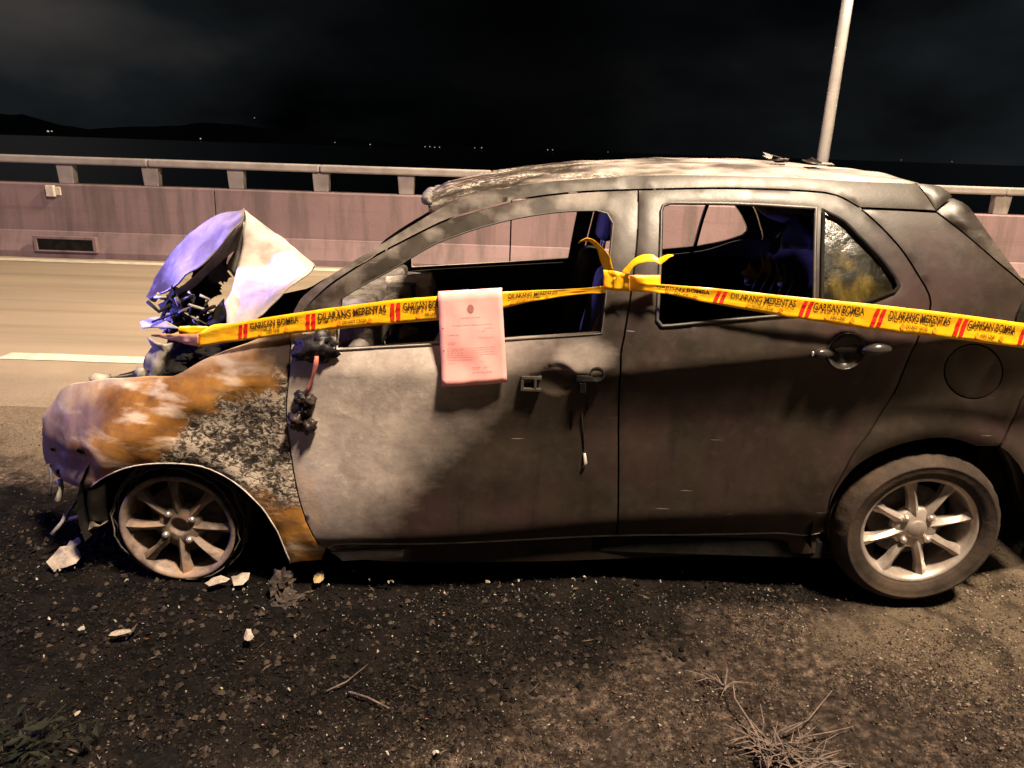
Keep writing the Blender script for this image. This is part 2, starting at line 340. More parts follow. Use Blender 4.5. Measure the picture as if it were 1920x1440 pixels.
# ------------------------------------------------------------------ setting
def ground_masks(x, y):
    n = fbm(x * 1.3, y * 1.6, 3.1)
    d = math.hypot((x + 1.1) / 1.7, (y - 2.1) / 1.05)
    burn_dark = (1 - sstep(.5, 1.25, d + n * .4)) * (1 - sstep(2.75, 3.25, y + n * .3 - .25 * (x + 1.6)))
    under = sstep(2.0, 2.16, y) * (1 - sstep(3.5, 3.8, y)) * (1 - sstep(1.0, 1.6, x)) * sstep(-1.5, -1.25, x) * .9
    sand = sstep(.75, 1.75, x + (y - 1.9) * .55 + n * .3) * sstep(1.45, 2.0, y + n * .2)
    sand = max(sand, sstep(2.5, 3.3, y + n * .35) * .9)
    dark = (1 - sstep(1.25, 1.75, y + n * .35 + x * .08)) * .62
    return max(burn_dark, under, dark) * (1 - sstep(3.0, 3.5, y)), sand, sstep(2.85, 3.6, y + n * .25)  # first mask: burnt patch, also darker under the car and towards the camera
def ground_z(x, y):
    a = 1 - sstep(3.2, 3.75, y); return a * (.012 * fbm(x * 2.2, y * 2.2, 0) + .010 * fbm(x * 8, y * 8, 5) - .010) - .003 * (1 - a)
xs = [-4.5 + i * .03 for i in range(301)]; ys = [.2 + i * .03 for i in range(131)]
m = MB(); m.sheet([[(x, y, ground_z(x, y) if abs(x) < 4.3 and y > .3 else -.012) for x in xs] for y in ys])
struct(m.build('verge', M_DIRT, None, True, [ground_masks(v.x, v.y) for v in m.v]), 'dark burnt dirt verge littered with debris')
m = MB(); m.sheet([[(x, y, -.055) for x in (-400, -40, -4, 4, 40, 400)] for y in (-300, -30, 0, 4, 9.3)])
struct(m.build('ground', M_TERRAIN))
m = MB(); edge = lambda x: 3.52 + .10 * fbm(x * 1.1, 7) + .04 * fbm(x * 6, 3)
rx = [-4 + i * .1 for i in range(81)]; rx = [-300, -60, -20, -8] + rx + [8, 20, 60, 300]
m.sheet([[(x, edge(x) - .25 if r == 0 else r, -.03 if r == 0 else 0.0) for x in rx] for r in (0, 3.75, 4.2, 5, 6, 7, 8, 9.0)])
struct(m.build('road', M_ASPH), 'dusty tan asphalt lane between the car and the parapet')
def strip(name, x0, x1, y0, y1, z, lab):
    g = MB(); n = max(2, int((x1 - x0) / .15)); g.sheet([[(lerp(x0, x1, i / n), y + .008 * fbm(lerp(x0, x1, i / n) * 5, y), z) for i in range(n + 1)] for y in (y0, y1)])
    return struct(g.build(name, M_PAINTLINE), lab)
strip('lane_line', -40, 40, 8.38, 8.56, .004, 'long white edge line along the foot of the parapet')
ld0 = on_ground(12, 666).x
for i in range(-2, 4):
    strip('lane_dash', ld0 + i * 7.2, ld0 + 3.1 + i * 7.2, 4.54, 4.69, .004, 'white dash painted on the asphalt')
m = MB(); m.sheet([[(x, y, -9) for x in (-20000, -2000, 0, 2000, 20000)] for y in (9.6, 200, 2000, 26000)])
struct(m.build('sea', make_sea()), 'black night sea beyond the bridge')
hp = [(-420, 205), (-300, 190), (-150, 205), (0, 213), (47, 215), (80, 231), (131, 236), (155, 243), (225, 238), (337, 236), (375, 229), (430, 232), (520, 243), (640, 258), (760, 268), (900, 275), (1000, 279)]
Yh = 3200.; front = []
for i in range(121):
    q = -420 + i * (1420 / 120); p = at(q, interp(hp, q) + 2 * fbm(q * .03, 1), Yh); front.append(p)
m = MB(); m.sheet([[(p.x, Yh - 260, -9) for p in front], [(p.x, Yh - 90, lerp(-9, p.z, .55)) for p in front], [(p.x, Yh, p.z) for p in front], [(p.x, Yh + 500, -9) for p in front]])
struct(m.build('hills', M_DARKHILL, None, True), 'low dark hills across the water')
M_SHORE = emitter('shore_lamp', (1, .92, .78), .4)
for i, (q, r, s) in enumerate([(90, 246, 4.2), (97, 246, 3), (376, 260, 3), (477, 221, 1.8), (628, 267, 1.8), (694, 271, 2.4), (797, 275, 2.2), (806, 275, 2.2), (815, 276, 2.2), (824, 276, 2.2), (890, 277, 2), (903, 277, 2.4), (1027, 281, 2.2), (1036, 281, 2.0), (1140, 285, 1.4), (1690, 300, 1.4), (1785, 303, 1.5)]):
    p = at(q, r, 2700); g = MB(); g.blob(p, (s, s, s * .8), 0, 1, 1); o = g.build('shore_light', M_SHORE, None, True)
    tag(o, 'tiny pale lamp glowing on the dark far shore', 'light', 'lamps along the far shore')

# parapet with posts and rail
YW = 8.86
par = thing('concrete_parapet', 'long pinkish concrete bridge parapet with posts and a top rail', 'parapet', (0, YW, 0))
prof = [(YW - .16, 0), (YW - .16, .075), (YW - .055, .30), (YW - .03, .31), (YW, .845), (YW + .015, .86), (YW + .23, .86), (YW + .26, 0)]
j0 = at(408, 430, YW).x; PL = 3.56
for i in range(-4, 5):
    x0, x1 = j0 + i * PL + .009, j0 + (i + 1) * PL - .009
    g = MB(); nseg = 14; g.sheet([[(lerp(x0, x1, k / nseg), y + .004 * fbm(lerp(x0, x1, k / nseg) * 1.5, z * 4, i), z) for k in range(nseg + 1)] for y, z in prof])
    n = len(prof); g.f.append(tuple(k * (nseg + 1) for k in range(n))); g.f.append(tuple(k * (nseg + 1) + nseg for k in range(n - 1, -1, -1)))
    pn = g.build('concrete_panel', M_CONC, par)
    if i == -2 + 1 - 1 or i % 2 == 0:
        dx = at(132, 468, YW - .1).x + (i + 2) * PL
        if i == -2: dx = at(132, 468, YW - .1).x
        g = MB(); W, Hh, yy = .66, .145, YW - .17
        g.box((dx, yy, .10 + Hh), (W + .1, .05, .035)); g.box((dx - W / 2 - .025, yy, .10 + Hh / 2 - .01), (.045, .05, Hh)); g.box((dx + W / 2 + .025, yy, .10 + Hh / 2 - .01), (.045, .05, Hh)); g.box((dx, yy - .001, .085), (W + .1, .05, .02))
        bevel(g.build('drain_frame', M_CONC, pn), .006)
        g = MB(); g.box((dx, YW - .155, .165), (W, .06, .13)); g.build('drain_dark_block', M_BLACK, pn)  # solid black block; the opening's darkness is put into its colour
pj = at(125, 320, YW + .11).x; ps = (at(762, 340, YW + .11).x - pj) / 4
for i in range(-9, 15):
    x = pj + i * ps; g = MB(); g.add([(x + a * wd, YW + .12 + b * .055, z) for z, wd in ((.858, .088), (1.082, .100)) for a, b in ((-1, -1), (1, -1), (1, 1), (-1, 1))], [(0, 1, 5, 4), (1, 2, 6, 5), (2, 3, 7, 6), (3, 0, 4, 7), (0, 3, 2, 1), (4, 5, 6, 7)])
    bevel(g.build('post', M_RAIL, par), .012)
for i in range(-5, 8):
    a, b = pj + (2 * i + 1) * ps + .004, pj + (2 * i + 3) * ps - .004
    g = MB(); g.box(((a + b) / 2, YW + .11, 1.13), (b - a, .17, .088)); bevel(g.build('rail', M_RAIL, par), .02, 3)
p = at(95, 358, YW - .03); g = MB(); g.box(p, (.10, .05, .13)); g.box(p + Vector((.08, .02, 0)), (.06, .02, .10)); bevel(g.build('reflector', M_PAINTLINE, par), .008)

# ------------------------------------------------------------------ car: body surface
YC = 2.88
CRE = [(-1.8, .39), (-1.4, .47), (-1.153, .548), (-.95, .66), (-.79, .735), (-.545, .782), (-.1, .792), (.333, .807), (.879, .884), (1.4, .965), (2, 1.0)]
BEL = [(-.9, .80), (-.535, .829), (.261, .916), (.45, .935), (.9, .965), (2.0, .99)]
WF = (-1.085, .20); WR = (1.355, .288)
BOWLS = []   # (x, z, rx, rz, depth)
def side_y(x, z, warp=True):
    zc = interp(CRE, x); zb = max(interp(BEL, x), zc + .03); k = sstep(-.82, -.5, x)
    if z >= zc:
        dz = z - zc; fen = .22 * dz + 3.2 * dz * dz if dz < .2 else .172 + 1.5 * (dz - .2)
        d1 = .36 * dz if z < zb else .36 * (zb - zc) + .36 * (z - zb) + .52 * (z - zb) ** 2
        y = lerp(fen, d1, k)
    else:
        d = zc - z
        door = lerp(.12, 1, sstep(-.40, .50, x)) * (.050 * (1 - math.exp(-d / .085)) + .030 * sstep(0, .35, d)) - .016 * sstep(.60, .42, z - .12 * x) + .040 * sstep(.27, .15, z - .08 * x)
        y = lerp(.012 * (1 - math.exp(-d / .06)) + .02 * sstep(.3, .1, z), door, k)
    y += 2.055
    if x < -1.12: y += 1.0 * (-1.12 - x) ** 2
    if x > 1.35: y += .45 * (x - 1.35) ** 2
    r = math.hypot(x - WR[0], z - WR[1]); y -= .022 * math.exp(-((r - .36) / .055) ** 2)
    r = math.hypot(x - WF[0], z - WF[1] - .02); y -= .012 * math.exp(-((r - .30) / .05) ** 2)
    if warp:
        b = 1 - sstep(-.2, .6, x)
        y += .0022 * fbm(x * 3.2, z * 3.2, 2, 2) * (.4 + b)
        if x < -.55: y += .010 * fbm(x * 5, z * 6, 9, 3) * sstep(-.55, -.8, x) + .014 * fbm(x * 9, z * 11, 4, 3) * sstep(-1.2, -1.45, x)
    for bx, bz, rx, rz, dp in BOWLS:
        q = ((x - bx) / rx) ** 2 + ((z - bz) / rz) ** 2
        if q < 1: y += dp * (1 - q) ** .7 if q > .02 else dp
    return y
def side(px, py, off=0.0):
    def gap_(Y):
        p = at(px, py, Y); return Y - side_y(p.x, p.z, False) - off
    Y = 1.85; best = (9, Y)
    while Y < 2.9:
        d = gap_(Y)
        if d >= 0: break
        best = min(best, (-d, Y)); Y += .01
    else: return at(px, py, best[1])
    a, b = Y - .01, Y
    for _ in range(18):
        c = (a + b) / 2
        if gap_(c) >= 0: b = c
        else: a = c
    return at(px, py, b)
for px, py, rx, rz, dp in ((1587, 659, .058, .056, .034), (1044, 712, .060, .052, .020)):
    p = side(px, py); BOWLS.append((p.x, p.z, rx, rz, dp))

def catmull(pts, step=.02):
    if len(pts) == 2:
        n = max(1, int((pts[1] - pts[0]).length / step)); return [pts[0].lerp(pts[1], i / n) for i in range(n + 1)]
    P = [pts[0] * 2 - pts[1]] + pts + [pts[-1] * 2 - pts[-2]]; out = []
    for i in range(1, len(P) - 2):
        n = max(1, int((P[i + 1] - P[i]).length / step))
        for k in range(n):
            t = k / n; a, b, c, d = P[i - 1], P[i], P[i + 1], P[i + 2]
            out.append(.5 * ((2 * b) + (c - a) * t + (2 * a - 5 * b + 4 * c - d) * t * t + (3 * b - a - 3 * c + d) * t ** 3))
    return out + [pts[-1]]
def outline(segs, step=.02, xz=False):
    out = []
    for s in segs:
        pts = [Vector(q) if xz else Vector(((v := side(*q)).x, v.z)) for q in s]
        c = catmull(pts, step)
        for q in c:
            if not out or (q - out[-1]).length > .002: out.append(q)
    if (out[0] - out[-1]).length < .002: out.pop()
    return out
def area(p): return .5 * sum(a.x * b.y - b.x * a.y for a, b in zip(p, p[1:] + p[:1]))
def inset(p, d):
    if area(p) < 0: p = p[::-1]
    n = len(p); out = []
    for i in range(n):
        a, b, c = p[i - 1], p[i], p[(i + 1) % n]; t1 = (b - a).normalized(); t2 = (c - b).normalized(); t = t1 + t2
        t = t.normalized() if t.length > 1e-6 else t1
        out.append(b + Vector((-t.y, t.x)) * d)
    return out
def inside(pt, poly):
    x, y = pt; c = False; j = len(poly) - 1
    for i in range(len(poly)):
        xi, yi = poly[i]; xj, yj = poly[j]
        if (yi > y) != (yj > y) and x < (xj - xi) * (y - yi) / (yj - yi) + xi: c = not c
        j = i
    return c
def panel(name, parent, poly, holes=(), maskf=None, mat=None, gap=.003, depth=.022, off=0.0, step=.02, refine=(), mirror=False, yf=None, lip=.0025):
    mat = mat or M_CAR; yf = yf or side_y
    poly = inset(poly, gap); holes = [inset(h, -gap * .3) for h in holes]
    loops = [poly] + holes; pts = []; edges = []
    for lp in loops:
        b = len(pts); pts += [(q.x, q.y) for q in lp]; edges += [(b + i, b + (i + 1) % len(lp)) for i in range(len(lp))]
    nb = len(pts); bpts = pts[:]
    x0, x1 = min(q[0] for q in pts), max(q[0] for q in pts); z0, z1 = min(q[1] for q in pts), max(q[1] for q in pts)
    cell = {}
    for q in bpts: cell.setdefault((int(q[0] / .02 // 1), int(q[1] / .02 // 1)), []).append(q)
    def near(q, d):
        a, b = int(q[0] / .02 // 1), int(q[1] / .02 // 1)
        return any((q[0] - r[0]) ** 2 + (q[1] - r[1]) ** 2 < d * d for i in (-1, 0, 1) for j in (-1, 0, 1) for r in cell.get((a + i, b + j), ()))
    def trial(q, d):
        if inside(q, poly) and not any(inside(q, h) for h in holes) and not near(q, d): pts.append(q)
    nx, nz = int((x1 - x0) / step) + 1, int((z1 - z0) / step) + 1
    for i in range(nx + 1):
        for j in range(nz + 1):
            q = (x0 + (i + .5 * (j % 2)) * step, z0 + j * step)
            if any(math.hypot(q[0] - a, q[1] - b) < r for a, b, r in refine): continue
            trial(q, step * .55)
    for a, b, r in refine:
        k = .007
        for i in range(int(-r / k), int(r / k) + 1):
            for j in range(int(-r / k), int(r / k) + 1):
                if math.hypot(i * k, j * k) < r: trial((a + i * k, b + j * k), .004)
    V, E_, F_, *_r = mgeo.delaunay_2d_cdt([Vector(q) for q in pts], edges, [], 1, 1e-6)
    F_ = [f for f in F_ if not any(inside(((V[f[0]] + V[f[1]] + V[f[2]]) / 3)[:], h) for h in holes)]
    n = len(V); bset = {}
    cnt = {}
    for f in F_:
        for a, b in zip(f, f[1:] + f[:1]): cnt[(min(a, b), max(a, b))] = cnt.get((min(a, b), max(a, b)), 0) + 1
    bedge = [k for k, c in cnt.items() if c == 1]
    bv = set(i for k in bedge for i in k)
    sg = -1 if mirror else 1
    verts = []; cols = []
    for i, q in enumerate(V):
        y = yf(q.x, q.y) + off + (lip if i in bv else 0)
        verts.append(Vector((q.x, y, q.y)))
    cols = [maskf(*proj(v), v.x, v.z) if maskf else (0, 0, 0) for v in verts]
    inner = [v + Vector((0, depth, 0)) for v in verts]
    idx = {i: k for k, i in enumerate(sorted(bv))}; nb = len(idx)
    fl0 = [verts[i].copy() for i in sorted(bv)]; fl1 = [inner[i].copy() for i in sorted(bv)]
    allv = verts + inner + fl0 + fl1; faces = []; fm = []
    dirn = {}
    for f in F_:
        a, b, c = (V[i] for i in f)
        ccw = (b - a).cross(c - a) > 0
        f = tuple(f) if ccw else tuple(reversed(f))          # ccw in x,z looks towards -y: the outside
        for u, v_ in zip(f, f[1:] + f[:1]): dirn[(u, v_)] = 1
        faces.append(f); fm.append(0); faces.append(tuple(n + i for i in reversed(f))); fm.append(1)
    for a, b in bedge:
        if (a, b) not in dirn: a, b = b, a
        faces.append((2 * n + idx[b], 2 * n + idx[a], 2 * n + nb + idx[a], 2 * n + nb + idx[b])); fm.append(0)
    ac = cols + cols + [cols[i] for i in sorted(bv)] * 2
    if mirror:
        allv = [Vector((v.x, 2 * YC - v.y, v.z)) for v in allv]; faces = [tuple(reversed(f)) for f in faces]
    return link(name, allv, faces, [mat, M_BLACK], parent, True, fm, ac)
def edge_tube(name, parent, poly, r, mat, off=0.0, closed=True, yf=None):
    pts = [Vector((q.x, (yf or side_y)(q.x, q.y) + off, q.y)) for q in poly]
    if closed: pts.append(pts[0])
    m = MB(); m.tube(pts, r, 6, not closed); return m.build(name, mat, parent, True)

car = thing('burnt_car', 'burnt-out grey hatchback with buckled bonnet, rusted fender and soot-stained doors', 'car', (.1, YC, 0))

# ------------------------------------------------------------------ wear masks in side position
def seg_d(px, py, a, b):
    ax, ay = a; bx, by = b; l = math.hypot(bx - ax, by - ay); return ((bx - ax) * (py - ay) - (by - ay) * (px - ax)) / l
def wear_front_door(px, py, x, z):
    d = seg_d(px, py, (1010, 620), (600, 1070))        # positive on the front side
    a = 1.05 * sstep(-120, 150, d) * (1 - .12 * sstep(850, 1000, py))
    a = max(a, .20 * sstep(710, 640, py) * sstep(1190, 1120, px))
    a = max(a, .42 * (1 - sstep(30, 90, math.hypot(px - 1095, (py - 668) * 1.6))))
    if py < 600: a = max(0, .12 + .3 * fbm(px * .02, py * .02)) if px < 1140 else max(0, .12 * sstep(470, 380, py) + .2 * fbm(px * .03, py * .03))
    return (min(a, .95), .35 * (1 - sstep(0, 40, px - 560 - max(0, (py - 830)) * .25)) * sstep(800, 900, py), 0)
def wear_fender(px, py, x, z):
    cr = seg_d(px, py, (259, 817), (480, 712))         # positive below the shoulder crease
    nose = 1 - sstep(140, 270, px + (py - 800) * .15 + 70 * fbm(px * .012, py * .016, 3))
    rust = .85 * (1 - nose * .5) * (1 - sstep(430, 540, px) * .55 * sstep(760, 660, py))
    wob = 40 * fbm(px * .02, py * .02, 6); char = sstep(-15, 55, cr + wob) * sstep(265, 345, px + wob) * (1 - sstep(890, 1010, py + wob)) * (1 - .6 * sstep(700, 640, py))
    low = sstep(880, 960, py) * sstep(440, 520, px)
    ash = .36 * nose + .75 * sstep(730, 690, py + (px - 300) * .30) * sstep(520, 440, px) + .62 * low
    return (min(ash, .9), max(rust * (1 - .5 * sstep(725, 700, py)), .58 * low), char)
def wear_frame(px, py, x, z):
    return (max(0, .20 * (1 - sstep(700, 1150, px)) + .07 + .16 * fbm(px * .02, py * .05)), 0, 0)
def wear_rear(px, py, x, z): return (0, 0, 0)
def wear_none(px, py, x, z): return (0, 0, 0)

# ------------------------------------------------------------------ side panels
GAPLINE = [(1197, 356), (1195, 450), (1182, 560), (1171, 629), (1164, 691), (1160, 855), (1156, 1004)]
GTOP_F = [(560, 604), (575, 575), (610, 541), (650, 513), (702, 481), (745, 458), (800, 430), (842, 411), (900, 394), (967, 376), (1029, 366), (1092, 360), (1154, 357), (1197, 356)]
GTOP_R = [(1197, 356), (1230, 355), (1350, 353), (1471, 356), (1551, 362), (1583, 372), (1612, 389)]
RD_REAR = [(1612, 389), (1651, 424), (1691, 468), (1723, 517), (1743, 553), (1744, 585), (1723, 633), (1698, 688), (1675, 741), (1633, 808), (1603, 848), (1580, 890), (1556, 940), (1545, 999)]
WIN_F = [[(631, 655), (640, 562)], [(640, 562), (684, 535), (737, 507), (808, 464), (879, 436), (949, 416), (1020, 403), (1073, 398), (1118, 397)], [(1118, 397), (1138, 402), (1148, 420)], [(1148, 420), (1138, 520), (1127, 624)], [(1127, 624), (880, 640), (631, 655)]]
WIN_R = [[(1230, 600), (1238, 395)], [(1238, 395), (1242, 384), (1256, 379)], [(1256, 379), (1391, 381), (1531, 389)], [(1531, 389), (1529, 480), (1527, 588)], [(1527, 588), (1342, 604), (1240, 613), (1230, 600)]]
WIN_Q = [[(1541, 391), (1583, 413), (1611, 441), (1651, 481), (1681, 521)], [(1681, 521), (1687, 537), (1678, 549)], [(1678, 549), (1620, 570), (1537, 587)], [(1537, 587), (1539, 480), (1541, 391)]]
FD_FRONT = [(560, 604), (546, 640), (541, 700), (536, 764), (540, 819), (551, 892), (569, 965), (591, 1012), (611, 1031)]
for mir in (False, True):
    # front door
    poly = outline([FD_FRONT, [(611, 1031), (653, 1020), (901, 1016), (1156, 1004)], GAPLINE[::-1], GTOP_F[::-1]])
    hole = outline(WIN_F)
    bx, bz = BOWLS[1][:2]
    d1 = panel('door', car, poly, [hole], wear_front_door, refine=[(bx, bz, .08)], mirror=mir)
    if not mir:
        d1['label'] = 'driver side door bleached to pale ash at its hinge end'
        edge_tube('window_seal', d1, inset(hole, -.003), .0026, M_SEAL, 0)
    # rear door
    poly = outline([GAPLINE, [(1156, 1004), (1350, 1002), (1545, 999)], RD_REAR[::-1], GTOP_R[::-1]])
    h1, h2 = outline(WIN_R), outline(WIN_Q)
    bx, bz = BOWLS[0][:2]
    d2 = panel('door', car, poly, [h1, h2], wear_rear, refine=[(bx, bz, .08)], mirror=mir)
    if not mir:
        edge_tube('window_seal', d2, inset(h1, .003), .0055, M_SEAL, -.002); edge_tube('window_seal', d2, inset(h2, .004), .006, M_BLACK, -.002)
        panel('quarter_glass', d2, h2, (), None, M_GLASS, .004, .004, .008, .03)
    if not mir: near_front, near_rear = d1, d2
    # side frame: windscreen pillar, cantrail
    TOP = [(546, 590), (560, 563), (581, 542), (631, 507), (702, 464), (772, 421), (822, 391), (879, 364), (949, 351), (1020, 340), (1144, 331), (1240, 327), (1350, 328), (1499, 332), (1591, 338), (1671, 341), (1719, 343)]
    poly = outline([TOP, [(1719, 343), (1740, 368), (1757, 396)], [(1757, 396), (1690, 393), (1614, 390)], GTOP_R[::-1][1:], GTOP_F[::-1], [(560, 604), (546, 590)]])
    panel('side_frame', car, poly, (), wear_frame, mirror=mir, depth=.04)
    # quarter panel with the round fuel flap opening
    ARCH_R = [(1548, 999), (1556, 955), (1578, 906), (1616, 866), (1679, 838), (1740, 825), (1786, 825), (1832, 841), (1872, 838)]
    poly = outline([[(1614, 391), (1690, 394), (1757, 398)], [(1757, 398), (1812, 440), (1872, 492), (1925, 537), (1985, 600)], [(1985, 600), (1995, 690)], [(1995, 690), (1925, 738), (1904, 779), (1872, 838)], [(1872, 838), (1832, 838)], [(1832, 838), (1786, 824), (1740, 824), (1679, 838), (1616, 868), (1578, 908), (1556, 955), (1548, 999)], RD_REAR[::-1]])
    fc = side(1826, 697); circ = [Vector(((v := side(1826 + 55.5 * math.cos(a), 697 - 52 * math.sin(a))).x, v.z)) for a in [i * 2 * math.pi / 48 for i in range(48)]]
    q = panel('quarter_panel', car, poly, [] if mir else [circ], wear_none, mirror=mir)
    if not mir: panel('fuel_flap', q, circ, (), wear_none, gap=.004)
    # rear bumper
    poly = outline([[(1995, 692), (1925, 741), (1904, 782), (1874, 840)], [(1874, 840), (1895, 880), (1908, 930), (1912, 985)], [(1912, 985), (1980, 990), (2100, 960)], [(2100, 960), (2120, 850), (2095, 720)], [(2095, 720), (2050, 690), (1995, 692)]])
    panel('rear_bumper', car, poly, (), wear_none, mirror=mir, depth=.03)
    poly = outline([[(1903, 590), (1927, 556), (1985, 602)], [(1985, 602), (1995, 688), (1930, 655), (1903, 622), (1903, 590)]])
    panel('tail_lamp', car, poly, (), None, M_BLACK, .002, .02, -.012, mirror=mir)
    # front fender
    NOSE = [(322, 705), (262, 707), (210, 709), (169, 714), (124, 722), (99, 750), (83, 776), (76, 806), (77, 832), (87, 870), (109, 896), (133, 908), (160, 922)]
    ARCH_F = [(160, 922), (172, 912), (187, 900), (210, 887), (240, 876), (281, 869), (326, 868), (360, 872), (394, 881), (431, 900), (469, 930), (499, 964), (521, 997), (536, 1031), (545, 1056)]
    poly = outline([[(546, 592), (510, 618), (469, 640), (420, 657), (375, 676), (340, 697), (322, 705)], NOSE, ARCH_F, [(545, 1056), (603, 1052)], [(603, 1052), (611, 1031)], FD_FRONT[::-1], [(560, 604), (546, 592)]])
    fd = panel('fender', car, poly, (), wear_fender, mirror=mir, step=.016, depth=.015)
    if not mir: fd_near = fd; fd['label'] = 'rust orange front fender with flaking black and white scale'
    if not mir:
        for hx, hy, hr in ((151, 846, .010), (196, 862, .008), (113, 886, .012), (100, 842, .007)):
            hc = side(hx, hy); q = MB(); q.lathe_y((hc.x, hc.y - .004 - .25 * max(0, -1.3 - hc.x) * hr, hc.z), [(.0004, .006), (hr * .8, .006), (hr, -.002), (hr * 1.25, .004)], 16); q.build('bolt_hole_disc', M_BLACK, fd, True)  # black discs; the shade inside the holes is put into the colour
    # sill
    poly = outline([[(606, 1033), (653, 1023), (901, 1019), (1156, 1007), (1350, 1005), (1540, 1002)], [(1540, 1002), (1534, 1044)], [(1534, 1044), (1156, 1056), (901, 1062), (640, 1056)], [(640, 1056), (606, 1033)]])
    panel('sill', car, poly, (), lambda px, py, x, z: (.75 * sstep(790, 730, px) * sstep(1020, 1030, py), 0, 0), mirror=mir, off=.02, depth=.05)
edge_tube('arch_lip', fd_near, [q for q in outline([ARCH_F[1:]])], .0024, M_PALE, .001, False)
panel('sill_scrap', car, outline([[(618, 1035), (690, 1032), (760, 1031)], [(760, 1031), (756, 1046)], [(756, 1046), (690, 1050), (642, 1053)], [(642, 1053), (618, 1035)]]), (), lambda *a: (.8, .1, 0), off=-.004, depth=.01)
edge_tube('sill_highlight', car, [q for q in outline([[(615, 1029), (653, 1021), (901, 1017), (1156, 1005.5), (1350, 1003), (1538, 1000)]])], .0035, M_PALE, .006, False)  # pale tube drawn for the thin highlight along the door bottoms

# dark inner shell added to stop light leaks in the lower body, floor, bulkheads
for mir in (0, 1):
    poly = outline([[(545, 600), (560, 690), (640, 662), (1127, 630), (1232, 622), (1530, 600), (1690, 560), (1930, 600)], [(1930, 600), (1930, 745), (1860, 790), (1740, 775), (1600, 800), (1530, 900), (1500, 1040)], [(1500, 1040), (650, 1060), (600, 1000), (560, 880), (545, 600)]])
    panel('inner_light_shield', car, poly, (), None, M_BLACK, .004, .02, .055, .06, mirror=bool(mir))
m = MB(); m.box((.25, YC, .16), (2.0, 1.42, .06)); m.box((1.3, YC, .40), (.9, 1.0, .08)); m.box((-.70, YC, .45), (.06, 1.36, .6)); m.box((1.62, YC, .55), (.1, 1.3, .6)); m.box((-1.0, YC, .2), (.7, .95, .1)); m.build('floor_pan', M_BLACK, car)
# wheel house liners
for cx, cz, R in ((WF[0], WF[1] + .02, .335), (WR[0], WR[1], .355)):
    for s in (1, -1):
        m = MB(); n = 22
        m.sheet([[(cx + R * math.cos(a), (yy if s > 0 else 2 * YC - yy), cz + R * math.sin(a)) for a in [lerp(-.25, math.pi + .25, i / n) for i in range(n + 1)]] for yy in (2.11, 2.42)])
        b = len(m.v); m.v += [Vector((cx + R * math.cos(a), 2.42 if s > 0 else 2 * YC - 2.42, cz + R * math.sin(a))) for a in [lerp(-.25, math.pi + .25, i / n) for i in range(n + 1)]]
        m.f.append(tuple(range(b, b + n + 1))); m.build('wheel_liner', M_BLACK, car)

# ------------------------------------------------------------------ roof
SEAM = [side(*q) for q in TOP[6:]]
SIL = [at(px, py, 2.72) for px, py in [(822, 374), (833, 357), (861, 343), (914, 327), (985, 313), (1091, 302), (1240, 295.5), (1350, 296), (1431, 298), (1591, 313), (1671, 322), (1731, 333), (1768, 348)]]
sx0, sx1 = SEAM[0].x, SEAM[-1].x
szz = [(p.x, p.z) for p in SEAM]; szy = [(p.x, p.y) for p in SEAM]; scz = [(p.x, p.z) for p in SIL]
m = MB(); NXr, NYr = 110, 60; grid = []
for i in range(NXr + 1):
    x = lerp(sx0 - .03, sx1 + .06, i / NXr); row = []; zs, ysd = interp(szz, x), interp(szy, x); zc = max(interp(scz, x), zs + .01)
    if x > sx1: zs -= (x - sx1) * .25; zc -= max(0, x - sx1) * .10
    for j in range(NYr + 1):
        t = lerp(-1, 1, j / NYr); y = YC + t * (YC - ysd - .004); z = zs - .004 + (zc - zs) * (1 - abs(t) ** 2.6)
        wr = .004 * fbm(x * 7, y * 7, 1, 3) * (1 - abs(t) ** 8) + .006 * max(0, fbm(x * 4, y * 5, 4, 2)) * sstep(.1, -.1, x)
        row.append((x + .05 * (1 - t * t) * sstep(sx0 + .3, sx0, x) * -1, y, z + wr))
    grid.append(row)
m.sheet([list(r) for r in zip(*grid)])
def wear_roof(v):
    px, py = proj(v); front = 1 - sstep(-.02, .35, v.x + .25 * fbm(v.x * 3, v.y * 4, 8)); tail = sstep(1.15, 1.38, v.x)
    return (max(0, (.38 + .45 * fbm(v.x * 5, v.y * 9, 6)) * (1 - tail) - .8 * front * (.65 + .5 * fbm(v.x * 6, v.y * 9, 2))), .3 * (1 - tail) * max(0, fbm(v.x * 2, v.y * 2, 5)), (1 - tail) * (.75 * (1 - sstep(.1, .6, v.x)) * (.55 + .9 * fbm(v.x * 4, v.y * 9, 15)) + .55 * max(0, fbm(v.x * 3, v.y * 8, 25))))
ro = m.build('roof', M_CAR, car, True, [wear_roof(v) for v in m.v]); solid(ro, .02)
